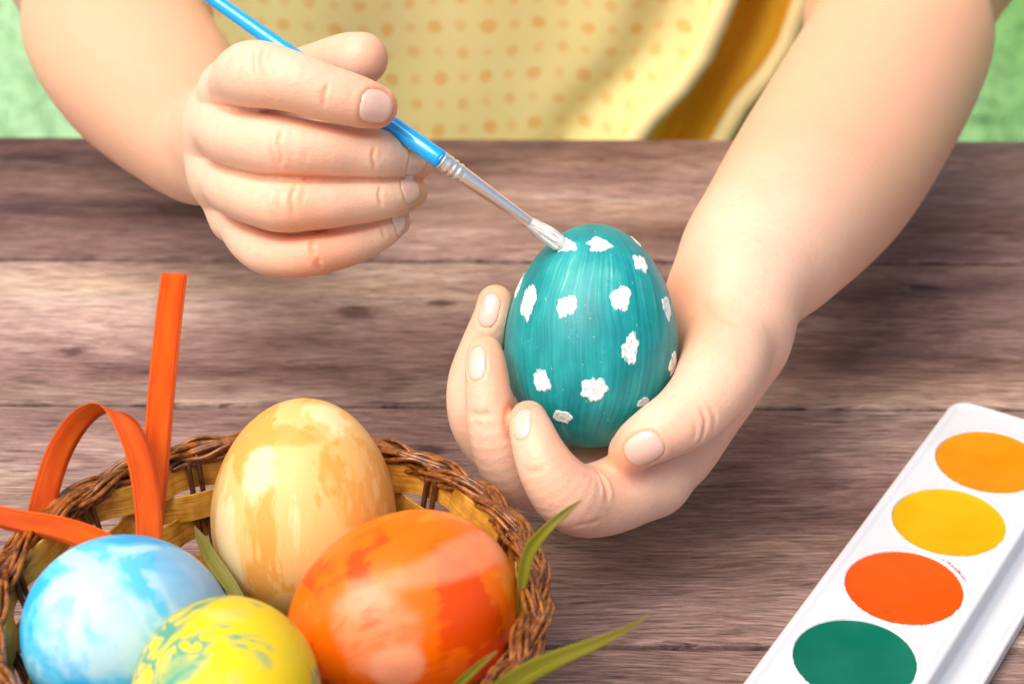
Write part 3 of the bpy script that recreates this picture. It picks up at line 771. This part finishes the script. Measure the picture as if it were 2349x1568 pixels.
# ------------------------------------------------------------------ brush
def brush():
    root = empty("paint_brush"); tag(root, "thin blue handled paintbrush with silver ferrule, its white tip touching the teal egg", "paintbrush")
    def lathe(name, A, B, prof, mat, sides=28):
        d = B - A; L = np.linalg.norm(d); d = d / L; s = np.cross(d, VV); s /= np.linalg.norm(s); t = np.cross(d, s); V, Fc = [], []
        for (z, r) in prof:
            for k in range(sides):
                q = 2 * math.pi * k / sides; V.append(A + d * z * L + (s * math.cos(q) + t * math.sin(q)) * r)
        for i in range(len(prof) - 1):
            for k in range(sides):
                l = (k + 1) % sides; Fc.append((i * sides + k, i * sides + l, (i + 1) * sides + l, (i + 1) * sides + k))
        Fc.append(tuple(reversed(range(sides)))); Fc.append(tuple((len(prof) - 1) * sides + k for k in range(sides)))
        return mesh_obj(name, V, Fc, mat, root)
    m = NT("blue_lacquer"); o = m.coord(); M_blue = m.set(color=m.mix(m.noise(o, 300, 2), (.001, .34, .84), (.001, .38, .88)), rough=.16, spec=.5, coat=.6, coatr=.06, normal=m.bump(m.noise(o, 700, 2), .05, .0003))
    m = NT("crimped_tin"); o = m.coord(); nz = m.noise(o, 900, 3, .6)
    M_tin = m.set(color=m.mix(nz, (.92, .92, .91), (.95, .95, .94)), metal=1., rough=.27, normal=m.bump(nz, .05, .0002))
    M_tin.node_tree.nodes['Principled BSDF'].inputs['Metallic'].default_value = .88
    A = BA + (BA - BB) * 1.0; C = W(1214, 509, .4875)
    L = np.linalg.norm(BB - A)
    lathe("handle", A, BB, [(-.003, .0002), (0, .0008), (.02, .0011), (.3, .0015), (.5, .0018), (.7, .0021), (.85, .00235), (.95, .0024), (.997, .00235), (1., .0021)], M_blue)
    r0, r1 = .00235, .00125; pr = []
    for i in range(61):
        t = i / 60; r = r0 + (r1 - r0) * t ** 1.05
        for c_, a_, w_ in ((.075, .00022, .018), (.10, -.0003, .012), (.125, .0003, .018), (.155, -.00035, .012), (.185, .00025, .02), (.215, -.0002, .01)): r += a_ * math.exp(-((t - c_) / w_) ** 2) * .8
        pr.append((t, r))
    pr = [(-.01, .0021), (-.005, .00245)] + pr + [(1.0, .0009)]
    lathe("ferrule", BB, C, pr, M_tin)
    tip = BT; d = tip - C; L = np.linalg.norm(d); d /= L; s = np.cross(d, VV); s /= np.linalg.norm(s); t = np.cross(d, s)
    V, Fc = [], []; rg = random.Random(3)
    for i in range(120):
        q = rg.uniform(0, 6.28); r = math.sqrt(rg.random()); w = .0011 * r; w2 = .0019 * r; e = .0007 * rg.random()
        path = [C - d * .001 + (s * math.cos(q) + t * math.sin(q)) * w, C + d * L * .35 + (s * math.cos(q) + t * math.sin(q)) * w2, C + d * L * .72 + (s * math.cos(q + .2) + t * math.sin(q + .2)) * w2 * .9, C + d * L * (1.0 - .1 * rg.random()) + (s * math.cos(q + .3) + t * math.sin(q + .3)) * (w2 * .35)]
        tube(V, Fc, cr(path, 3), .00011, 4, nrm=None)
    m = NT("wet_bristle"); M_br = m.set(color=m.mix(m.noise(m.coord(), 1200, 2), (.80, .80, .80), (.38, .36, .36)), rough=.25, spec=.6, coat=.5)
    mesh_obj("bristles", V, Fc, M_br, root)
    # wet white paint caked on the bristles
    n = 40; V, Fc = [], []
    for i in range(34):
        f = i / 33; rad = (.0013 + .0009 * math.sin(min(1, f * 1.35) * math.pi * .62)) * (1 if f < .85 else max(.2, 1 - (f - .85) * 3.0))
        for k in range(n):
            q = 2 * math.pi * k / n; rr = rad * (.90 + .10 * math.sin(5 * q + f * 1.5) * math.sin(3 * q + 1) + .07 * math.sin(11 * q + 1.2 * math.sin(f * 4)) + .04 * math.sin(17 * q + 2 * f))
            V.append(C + d * L * (f * 1.02 + .02) + (s * math.cos(q) + t * math.sin(q)) * rr)
    for i in range(33):
        for k in range(n):
            l = (k + 1) % n; Fc.append((i * n + k, i * n + l, (i + 1) * n + l, (i + 1) * n + k))
    Fc.append(tuple(reversed(range(n)))); Fc.append(tuple(33 * n + k for k in range(n)))
    m = NT("wet_white_paint"); o = m.coord("UV"); al = m.noise(m.mapp(o, (26, 2.2, 1)), 1, 4, .7)
    M_wet = m.set(color=m.mix(m.mr(al, .36, .50), (.45, .44, .44), (.90, .90, .89)), rough=.2, spec=.55, coat=.6, coatr=.1, normal=m.bump(al, .5, .0003))
    mesh_obj("paint_load", V, Fc, M_wet, root, uv=[(k / n, i / 33) for i in range(34) for k in range(n)])
    anchor(root, tip)
brush()

# ------------------------------------------------------------------ paint palette
def palette():
    wc = [Wz(*q, .0104) for q in ((1960, 1515), (2075, 1364), (2184, 1207), (2270, 1062))]
    u = wc[3] - wc[0]; u /= np.linalg.norm(u); v = np.array([u[1], -u[0], 0]); S = .0322; o = (wc[0] + wc[3]) / 2 - u * S * 1.5; o[2] = 0
    root = empty("paint_palette"); tag(root, "white plastic watercolour palette with round paint wells at the table's right corner", "paint palette")
    ax = [np.arange(-88, 126, .7, dtype=np.float32), np.arange(-23, 33, .7, dtype=np.float32), np.arange(-2, 15, .5, dtype=np.float32)]
    X, Y, Z = np.meshgrid(*ax, indexing='ij')
    def rbox(cx, cy, cz, hx, hy, hz, rc, re):
        dx = np.abs(X - cx) - hx + rc; dy = np.abs(Y - cy) - hy + rc
        d2 = np.minimum(np.maximum(dx, dy), 0) + np.sqrt(np.maximum(dx, 0) ** 2 + np.maximum(dy, 0) ** 2) - rc
        dz = np.abs(Z - cz) - hz
        a, b = d2 + re, dz + re
        return np.minimum(np.maximum(a, b), 0) + np.sqrt(np.maximum(a, 0) ** 2 + np.maximum(b, 0) ** 2) - re
    uc, uh = 18., 104.
    d = rbox(uc, -.4, 5.7, uh, 19.2, 5.7, 6, 1.1)
    d = smin(d, rbox(uc, 9, 2.4, uh - 3, 19.4, 2.4, 5, 1.0), 1.2)
    d = np.maximum(d, -(rbox(uc, -.4, 12.6, uh - 2.2, 16.9, 1.75, 4, .5)))           # recessed deck
    d = np.maximum(d, -(rbox(uc, 23.5, 6.4, uh - 6, 3.2, 2.6, 3, .8)))               # trough beside the ridge
    lip = rbox(uc, -.4, .9, uh + 1.1, 20.2, .9, 6, .5); d = np.minimum(d, lip)
    for tx in (80, 60, -10): d = np.minimum(d, rbox(tx, -19.8, 3.2, 5, .9, 3.0, .4, .3))
    for i in range(-2, 4):
        r = np.sqrt((X - i * 32.2) ** 2 + Y ** 2)
        d = smin(d, np.maximum(np.abs(r - 15.2) - .45, np.abs(Z - 10.6) - .5), .5)
        d = np.maximum(d, -np.maximum(r - 14.9, -(Z - 8.6)))
    V, Q = surface_nets(d.astype(np.float32), ax)
    w = (o[None] + V[:, :1] / 1000 * u + V[:, 1:2] / 1000 * v); w[:, 2] = V[:, 2] / 1000 + .0002
    m = NT("white_plastic"); oc = m.coord(); sp = m.mr(m.noise(oc, 700, 3, .6), .70, .74, 0., .6)
    c = m.mix(m.mr(m.noise(oc, 40, 3), .4, .7), (.60, .62, .655), (.57, .59, .63)); M_p = m.set(color=c, rough=.32, spec=.45, sss=.15, sssr=(1, 1, 1), ssss=.002, normal=m.bump(m.noise(oc, 160, 3), .05, .0005))
    Q = Q[:, ::-1]
    t_ = mesh_np("tray", w, Q, M_p, root)
    cols = [(0.0, .125, .078), (.86, .07, .0), (.66, .33, .0), (.63, .215, .0)]
    names = ["green", "red_orange", "yellow", "golden"]
    extra = [(.02, .1, .5), (.30, .03, .2)]
    for i in range(-2, 4):
        col = cols[i] if i >= 0 else extra[i + 2]
        rg = random.Random(i + 20); NS, NR = 96, 14; Vv, Fc = [], []
        for a in range(NR + 1):
            f = a / NR
            for k in range(NS):
                q = 2 * math.pi * k / NS; R0 = 15.0
                r = R0 * f; zz = 10.35 - .8 * (1 - f * f) + .25 * max(0, f - .93) / .07 * (.6 + .4 * math.sin(3 * q + i)) + .03 * math.sin(5 * q + 7 * f)
                Vv.append(o + u * (i * 32.2 + r * math.cos(q)) / 1000 + v * r * math.sin(q) / 1000 + np.array([0, 0, zz / 1000 + .0002]))
        for a in range(NR):
            for k in range(NS):
                l = (k + 1) % NS; Fc.append((a * NS + k, (a + 1) * NS + k, (a + 1) * NS + l, a * NS + l))
        m = NT("tempera_paint"); oc = m.coord(); nz = m.noise(oc, 60, 4, .55); fine = m.noise(oc, 600, 3)
        cc = m.mix(m.mr(nz, .35, .7), tuple(x * .93 for x in col), tuple(min(1, x * 1.04 + .004) for x in col))
        Mt = m.set(color=cc, rough=m.mr(nz, .35, .65, .3, .55), spec=.14, normal=m.bump(m.math('ADD', nz, m.math('MULTIPLY', fine, .12)), .35, .0012))
        mesh_obj("paint_cake", Vv, Fc, Mt, root)['label'] = ['violet paint in its well', 'blue paint in its well', 'dark green paint in its well', 'red-orange paint smeared over its rim', 'yellow paint in its well', 'golden ochre paint in its well'][[-1, -2, 0, 1, 2, 3].index(i)]
        if i == 1:                                  # orange crumbs smeared over the rim of the well
            sv, sf = [], []
            for j in range(260):
                side = rg.choice((0, 0, 1))
                q = rg.gauss(.62, .13) if side == 0 else rg.gauss(1.52, .09)
                rr = 15.45 + abs(rg.gauss(0, .5 if side == 0 else .8)); sz = rg.uniform(.08, .38) * (1.15 - (rr - 15) * .25)
                if sz < .05: continue
                ctr = (i * 32.2 + rr * math.cos(q), rr * math.sin(q)); n = 6; b = len(sv)
                ln = rg.uniform(1, 2.4); an = rg.uniform(0, 6.28)
                ring = [(sz * ln * math.cos(2 * math.pi * k / n) * rg.uniform(.7, 1.2), sz * math.sin(2 * math.pi * k / n) * rg.uniform(.7, 1.2)) for k in range(n)]
                for zz, sc in ((10.75, 1.), (10.91, .9)):
                    for ex, ey in ring:
                        pu = ctr[0] + (ex * math.cos(an) - ey * math.sin(an)) * sc; pv = ctr[1] + (ex * math.sin(an) + ey * math.cos(an)) * sc
                        sv.append(o + u * pu / 1000 + v * pv / 1000 + np.array([0, 0, zz / 1000 + .0002]))
                sf.append(tuple(b + n + k for k in range(n)))
                for k in range(n): sf.append((b + k, b + (k + 1) % n, b + n + (k + 1) % n, b + n + k))
            sm_ = mesh_obj("paint_smear", sv, sf, mat_simple("dried_orange_paint", (.93, .17, .02), .7), root, False); sm_['kind'] = 'stuff'
    anchor(root, tuple(o + u * .018 + np.array([0, 0, 0])))
palette()

# ------------------------------------------------------------------ basket
BC = np.array([-.0555, .3435, 0]); BR = .0612; RIMZ = .0495
M_cane = mat_cane("brown_varnished_cane", (.075, .018, .004), (.38, .125, .016), .30)
M_stake = mat_cane("dark_brown_cane", (.05, .014, .006), (.15, .045, .014), .35)
M_splint = mat_cane("yellow_bamboo_splint", (.42, .17, .015), (.76, .40, .06), .38, (22, 9, 1))
basket = empty("wicker_basket"); tag(basket, "round wicker basket with a braided brown rim, holding dyed eggs", "basket")
def ring_tube(name, f, r, mat, n=420, sides=7, flat=1.):
    path = [f(2 * math.pi * i / n) for i in range(n)]; V, Fc = [], []
    tube(V, Fc, path, r, sides, closed=True, flat=flat)
    uv = [(k / sides, i / n * 8) for i in range(n) for k in range(sides)]
    return mesh_obj(name, V, Fc, mat, basket, uv=uv)
rgk = random.Random(11)
for s in range(3):
    for b in (-1.5, -.5, .5, 1.5):
        ph = 2 * math.pi * s / 3; jj = rgk.uniform(0, 6.28); rc = .00060 + rgk.uniform(-.0001, .0001)
        def f(th, ph=ph, b=b, jj=jj):
            t = 8 * th + ph; slope = math.cos(t)
            rad = BR + .0022 * math.sin(t) + b * .00098 + .00035 * math.sin(17 * th + jj)
            z = RIMZ + .0010 * math.sin(2 * t) + .0004 * math.sin(23 * th + jj) - .0011 * abs(b) * .5 - .0006 * math.sin(t)
            return BC + np.array([rad * math.cos(th), rad * math.sin(th), z])
        ring_tube("braid_cane", f, rc, M_cane, 460, 7)
ring_tube('rim_hoop', lambda th: BC + np.array([BR * math.cos(th), BR * math.sin(th), RIMZ - .0012]), .0015, M_stake, 200, 8)
# a second, lower twist under the braid
for s in range(4):
    def f(th, s=s):
        t = 17 * th + s * math.pi / 2
        return BC + np.array([(BR - .0012 + .0014 * math.cos(t)) * math.cos(th), (BR - .0012 + .0014 * math.cos(t)) * math.sin(th), RIMZ - .0030 + .0010 * math.sin(t)])
    ring_tube("rim_twist", f, .00075, M_cane, 620, 6)
def wall_r(z): return .047 + (BR - .002 - .047) * (z / RIMZ) ** .8
NSTK = 24
for j in range(NSTK):
    a = 2 * math.pi * (j + .5) / NSTK
    for e in (-1, 1):
        V, Fc = [], []; path = []
        for i in range(14):
            z = .002 + (RIMZ - .003) * i / 13; rr = wall_r(z) + .0002 * math.sin(i * 2 + j)
            aa = a + e * .0013 / rr + .03 * math.sin(j * 2.1) * (z / RIMZ)
            path.append(BC + np.array([rr * math.cos(aa), rr * math.sin(aa), z]))
        tube(V, Fc, path, .00075, 6); mesh_obj("stake", V, Fc, M_stake, basket, uv=[(k / 6, i * .04) for i in range(14) for k in range(6)])
for row in range(6):
    zc = .006 + row * .0075; n = 360; V, Fc, UV = [], [], []; w = .0036 if row % 2 else .0033
    for i in range(n):
        th = 2 * math.pi * i / n
        wv = math.cos(NSTK / 2 * (th - math.pi / NSTK * 1.0) + math.pi * row); wv = math.copysign(abs(wv) ** .7, wv)
        tiltz = .0012 * math.sin(3 * th + row * 2.4) + .0003 * math.sin(9 * th + row * 3)
        for (sgn, io) in ((-1, 1), (1, 1), (1, -1), (-1, -1)):
            z = zc + tiltz + sgn * w; rr = wall_r(z) + .0015 * wv + io * .00028
            V.append(BC + np.array([rr * math.cos(th), rr * math.sin(th), z])); UV.append((.5 + sgn * .45 + row, i / n * 2.5))
    for i in range(n):
        j = (i + 1) % n
        for k in range(4):
            l = (k + 1) % 4; Fc.append((i * 4 + k, i * 4 + l, j * 4 + l, j * 4 + k))
    mesh_obj("splint", V, Fc, M_splint, basket, False, uv=UV)
for d_ in range(2):
    for i in range(9):
        off = (i - 4) * .0105; half = math.sqrt(max(1e-6, .0475 ** 2 - off ** 2)); V, Fc = [], []
        for k in range(25):
            t = -half + 2 * half * k / 24; z = .003 + .0008 * (math.cos(math.pi * t / .0105 + (i + d_) * math.pi)) + d_ * .0003
            for (a, zz) in ((-.0043, 0), (.0043, 0), (.0043, .0006), (-.0043, .0006)):
                p = (off + a, t, z + zz) if d_ else (t, off + a, z + zz); V.append(BC + np.array(p))
        for k in range(24):
            for q in range(4): Fc.append((k * 4 + q, k * 4 + (q + 1) % 4, (k + 1) * 4 + (q + 1) % 4, (k + 1) * 4 + q))
        mesh_obj("base_splint", V, Fc, M_splint, basket, False, uv=[(.1 * (q % 2), k * .05) for k in range(25) for q in range(4)])
anchor(basket, tuple(BC))

# ------------------------------------------------------------------ dyed eggs in the basket
def E_(name, label, x, y, d, ax, a, b, k, mat):
    c, M = egg_frame(x, y, d, ax); o = egg_mesh(name, c, M, a, b, k, mat); tag(o, label, "egg", "painted easter eggs"); return o
def cream_spots(m, o, c):
    f1 = brush_mask(m, o, LOC['c1'], (0, 0, 0), (.0070, .0070, .0125), .08, .008, 90, 3.)
    f2 = brush_mask(m, o, LOC['c2'], (0, 0, 0), (.0045, .0045, .008), .3, .008, 160, 8.)
    f3 = brush_mask(m, o, LOC['c3'], (0, 0, 0), (.008, .008, .002), .3, .004, 120, 5.)
    vv = m.mr(m.noise(m.mapp(o, (1, 1, .22), (2, 0, 0)), 170, 3), .46, .54, .35, 1.)
    c = m.mix(m.math('MULTIPLY', m.math('MULTIPLY', f1, vv), .95), c, (.80, .36, .07))
    c = m.mix(m.math('MULTIPLY', f3, .8), c, (.80, .34, .07))
    ln = m.noise(m.mapp(o, (1, 1, .6)), 900, 2)
    return m.mix(m.math('MULTIPLY', f2, .75), c, (.90, .72, .45))
def orange_spots(m, o, c):
    f1 = brush_mask(m, o, LOC['o1'], (0, 0, 0), (.011, .011, .0085), .25, .010, 60, 3.)
    f2 = brush_mask(m, o, LOC['o2'], (0, 0, 0), (.004, .012, .020), .3, .006, 50, 8.)
    f3 = brush_mask(m, o, LOC['o3'], (0, 0, 0), (.006, .006, .006), .25, .004, 90, 1.)
    st = m.mr(m.noise(m.mapp(o, (1, 1, .25), (0, 4, 0)), 420, 3), .3, .6, .45, 1.)
    c = m.mix(m.math('MULTIPLY', m.math('MULTIPLY', f1, st), .85), c, (.92, .29, .13))
    c = m.mix(m.math('MULTIPLY', f2, .6), c, (.93, .30, .16))
    return m.mix(m.math('MULTIPLY', f3, .7), c, (.94, .42, .24))
def blue_spots(m, o, c):
    f1 = brush_mask(m, o, LOC['b1'], (0, 0, 0), (.011, .011, .017), .22, .016, 60, 3.)
    f2 = brush_mask(m, o, LOC['b2'], (0, 0, 0), (.010, .010, .011), .12, .004, 60, 3.)
    f1 = m.math('MULTIPLY', f1, m.mr(m.noise(m.mapp(o, (1, 1, .5), (6, 0, 0)), 120, 4), .36, .52, .35, 1.))
    c = m.mix(m.math('MULTIPLY', f1, .8), c, (.52, .72, .80))
    return m.mix(m.math('MULTIPLY', f2, .75), c, (.24, .56, .84))
def yellow_spots(m, o, c):
    n1 = m.noise(m.mapp(o, (1, 1, 1.6), (3.3, 1, 0)), 62, 4, .55, 1.6)
    band = m.math('MULTIPLY', m.mr(n1, .45, .50), m.mr(n1, .60, .555))
    n2 = m.mr(m.noise(m.mapp(o, (1, 1, 1), (7, 2, 0)), 48, 2), .40, .50)
    c = m.mix(m.math('MULTIPLY', m.math('MULTIPLY', band, n2), .95), c, (.06, .34, .24))
    f2 = brush_mask(m, o, LOC['y2'], (0, 0, 0), (.0055, .0045, .0035), .6, .014, 120, 5.)
    f1 = brush_mask(m, o, LOC['y1'], (0, 0, 0), (.0045, .0045, .0025), .7, .010, 130, 3.)
    c = m.mix(m.math('MULTIPLY', f1, .4), c, (.25, .50, .18))
    return m.mix(m.math('MULTIPLY', f2, .8), c, (.08, .36, .25))
def on_egg(fr, a, b, k, pix):
    """egg-space position seen at a picture point"""
    c, M = fr; r = VX * (pix[0] - 1174.5) / F - VU * (pix[1] - 784) / F + VV; r /= np.linalg.norm(r)
    o = M @ (CAM - c); d = M @ r; best = None
    for t in np.linspace(.3, .6, 3001):
        p = o + d * t
        if abs(p[2]) < a and math.hypot(p[0], p[1]) < egg_r(p[2], a, b, k): return tuple(float(v) for v in p)
    p = o + d * float(-(o @ d)); return tuple(float(v) for v in p)
EG = dict(cream=((697, 1168, .477, (.03, 1, .12)), (.0272, .0224, .07)), orange=((924, 1402, .445, (-.88, -.30, .35)), (.0272, .0219, .08)),
          blue=((291, 1457, .437, (-.3, .35, .9)), (.0270, .0225, .06)), yellow=((521, 1598, .402, (.15, -.25, .9)), (.0250, .0193, .06)))
FR = {k: egg_frame(*v[0]) for k, v in EG.items()}
LOC = {}
for key, e, pix in (('c1', 'cream', (800, 1090)), ('c2', 'cream', (590, 1080)), ('c3', 'cream', (660, 1000)), ('o1', 'orange', (860, 1440)), ('o2', 'orange', (1080, 1270)), ('o3', 'orange', (910, 1530)),
                    ('b1', 'blue', (190, 1420)), ('b2', 'blue', (450, 1330)), ('y1', 'yellow', (520, 1405)), ('y2', 'yellow', (400, 1540)), ('y3', 'yellow', (640, 1460))):
    LOC[key] = on_egg(FR[e], *EG[e][1], pix)
mats = dict(
    cream=mat_egg_marble("cream_orange_dye", (.78, .36, .075), (.82, .50, .18), (.86, .66, .36), 3., 40, .45, (1, 1, .26), .5, (.45, .5, .57), .025, cream_spots),
    orange=mat_egg_marble("orange_red_dye", (.76, .070, .001), (.92, .15, .001), (.94, .25, .015), 9., 30, .30, (.5, .5, 1), 1.4, (.42, .5, .60), .04, orange_spots),
    blue=mat_egg_marble("sky_blue_dye", (.02, .44, .84), (.12, .58, .88), (.42, .72, .86), 17., 36, .45, (1, 1, .8), 1.8, (.41, .49, .58), .025, blue_spots),
    yellow=mat_egg_marble("yellow_dye", (.70, .55, .07), (.84, .60, .012), (.86, .66, .10), 5., 40, .42, (1, 1, 1), 1.2, (.34, .5, .66), .05, yellow_spots))
for k, lb in (("cream", "cream and orange streaked egg standing upright at the back of the basket"), ("orange", "glossy orange-red egg with pink swirls lying at the basket's right side"),
              ("blue", "light blue and white marbled egg at the basket's left side"), ("yellow", "yellow egg with green smudges in front of the blue one")):
    E_("painted_egg", lb, *EG[k][0], *EG[k][1], mats[k])

# ------------------------------------------------------------------ ribbon and leaves
def strip(name, pts, mat, parent=None, fold=0., thick=.00022, n=10, across=5):
    """pts: x, y, depth, half-width vector (right, down, away) in mm; a band of cloth or a blade"""
    rows = []
    for (x, y, d, wx, wy, wz) in pts:
        c = W(x, y, d); w = (VX * wx - VU * wy + VV * wz) / 1000; rows.append([*c, *w])
    Rr = cr(rows, n); N = len(Rr); V, UV, Fc = [], [], []; tan = np.gradient(Rr[:, :3], axis=0)
    Lc = 0
    for i in range(N):
        c, w = Rr[i, :3], Rr[i, 3:]; t = tan[i] / np.linalg.norm(tan[i]); nn = np.cross(w, t); nn /= (np.linalg.norm(nn) + 1e-12); wl = np.linalg.norm(w)
        if i: Lc += np.linalg.norm(Rr[i, :3] - Rr[i - 1, :3])
        for k in range(across):
            s = -1 + 2 * k / (across - 1); V.append(c + w * s + nn * fold * wl * (abs(s) - .5)); UV.append(((s + 1) / 2, Lc * 12 if parent is not None else i / (N - 1)))
    for i in range(N - 1):
        for k in range(across - 1): a = i * across + k; Fc.append((a, a + 1, a + across + 1, a + across))
    o = mesh_obj(name, V, Fc, mat, parent, uv=UV)
    s_ = o.modifiers.new("thickness", 'SOLIDIFY'); s_.thickness = thick * .6; s_.offset = 0
    return o
ribbon = empty("ribbon"); tag(ribbon, "orange satin ribbon looped over the basket's left rim with one tail standing up", "ribbon")
M_rib = mat_ribbon()
strip("ribbon_tail", [(338, 1262, .452, 3.0, .2, .6), (342, 1225, .4525, 3.0, .2, .6), (352, 1120, .455, 3.0, .25, .8), (362, 1000, .458, 3.05, .3, .6), (372, 880, .459, 3.15, .2, .2), (385, 750, .460, 3.2, .1, -.2), (400, 626, .460, 3.15, .1, -.3)], M_rib, ribbon)
strip("ribbon_loop", [(92, 1200, .475, 2.9, 1.2, .4), (97, 1160, .472, 2.9, 1.2, .4), (130, 1050, .466, 2.6, 1.5, .8), (172, 976, .460, 1.9, 1.8, 1.6), (215, 940, .455, 1.1, 1.5, 2.6), (252, 938, .451, 1.2, .7, 3.0), (290, 975, .448, 1.9, -.9, 2.4), (318, 1040, .446, 2.5, -1.0, 1.6), (335, 1120, .4455, 2.9, -.5, 1.0), (342, 1200, .4455, 3.0, 0, .6), (342, 1262, .446, 3.0, 0, .6)], M_rib, ribbon)
strip("ribbon_loop", [(-130, 1150, .462, .6, 2.6, 1.2), (-60, 1170, .460, .4, 2.7, 1.2), (40, 1194, .457, -.3, 2.8, 1.2), (120, 1208, .455, -.6, 2.9, .8), (190, 1228, .452, -1.2, 2.8, .4), (250, 1255, .449, -1.8, 2.4, .2), (300, 1290, .447, -2.0, 2.0, .2)], M_rib, ribbon)
V, Fc = [], []; k0 = W(325, 1275, .449)
tube(V, Fc, [k0 + VX * -.003, k0 + VX * -.0015, k0, k0 + VX * .0015, k0 + VX * .003], [.001, .0028, .0032, .0028, .001], 14); mesh_obj("ribbon_knot", V, Fc, M_rib, ribbon, uv=[(.5, .1)] * len(V))
anchor(ribbon, tuple(k0))
M_leaf = mat_leaf()
def leaf(label, pts, fold=.35):
    o = strip("leaf", [(x, y, d, a * .85, b * .85, c) for x, y, d, a, b, c in pts], M_leaf, None, fold, .0002, 12, 7); tag(o, label, "leaf", "long green leaves tucked into the basket")
    c = np.mean([W(*p[:3]) for p in pts[-1:]], axis=0); anchor(o, tuple(c)); return o
def rv(l): return l[::-1]
leaf("bent green leaf at the basket rim pointing up to the fingers", rv([(1334, 1146, .430, .1, .1, 0), (1300, 1172, .431, .55, .75, .2), (1255, 1212, .433, .8, 1.15, .2), (1215, 1262, .436, 1.3, 1.3, .3), (1200, 1320, .438, 1.5, .5, .3), (1195, 1370, .440, .75, .1, .3), (1190, 1430, .444, .6, 0, .3), (1185, 1500, .449, .5, 0, .2)]))
leaf("broad olive leaf fanning out from under the orange egg across the table", rv([(1488, 1410, .385, .1, .1, 0), (1440, 1440, .387, .4, .7, .3), (1370, 1473, .390, .6, 1.3, .3), (1280, 1508, .394, 1.0, 1.9, .3), (1200, 1548, .400, 1.4, 2.3, .3), (1130, 1600, .408, 1.6, 2.4, .3), (1080, 1650, .416, 1.5, 2.0, .3)]), .2)
leaf("short leaf at the bottom edge in front of the orange egg", rv([(1140, 1492, .395, .1, .1, 0), (1105, 1520, .397, .5, .6, .2), (1065, 1556, .400, .7, .8, .2), (1020, 1600, .405, .8, .8, .2)]))
leaf("dark leaf between the blue egg and the cream egg", rv([(446, 1205, .468, .1, .1, 0), (462, 1235, .466, 1.4, -.2, .2), (485, 1280, .463, 2.0, -.5, .3), (520, 1330, .460, 2.0, -.6, .3), (560, 1390, .457, 1.2, -.5, .2)]))
# dry leaves lining the basket under the eggs
def lining():
    V, Fc = [], []; rg = random.Random(4)
    for i in range(160):
        a = rg.uniform(0, 6.28); r = rg.uniform(.0, .036); L = rg.uniform(.015, .03); dr = rg.uniform(0, 6.28); z = rg.uniform(.005, .016); w = rg.uniform(.001, .0022); b = len(V)
        for k in range(6):
            t = k / 5; x = BC[0] + r * math.cos(a) + (t - .5) * L * math.cos(dr); y = BC[1] + r * math.sin(a) + (t - .5) * L * math.sin(dr)
            rr = math.hypot(x - BC[0], y - BC[1]); s = min(1, .044 / (rr + 1e-9)); x = BC[0] + (x - BC[0]) * s; y = BC[1] + (y - BC[1]) * s
            ww = w * math.sin(math.pi * (.08 + .84 * t)); zz = z + .003 * math.sin(3 * t + i)
            V += [(x - math.sin(dr) * ww, y + math.cos(dr) * ww, zz), (x + math.sin(dr) * ww, y - math.cos(dr) * ww, zz + .0008)]
        for k in range(5): q = b + 2 * k; Fc.append((q, q + 1, q + 3, q + 2))
    o = mesh_obj("leaf_lining", V, Fc, M_leaf, None, True, uv=[(.5, .3)] * len(V)); tag(o, "tangle of small dark leaves lining the basket under the eggs", "leaf lining", kind='stuff')
lining()
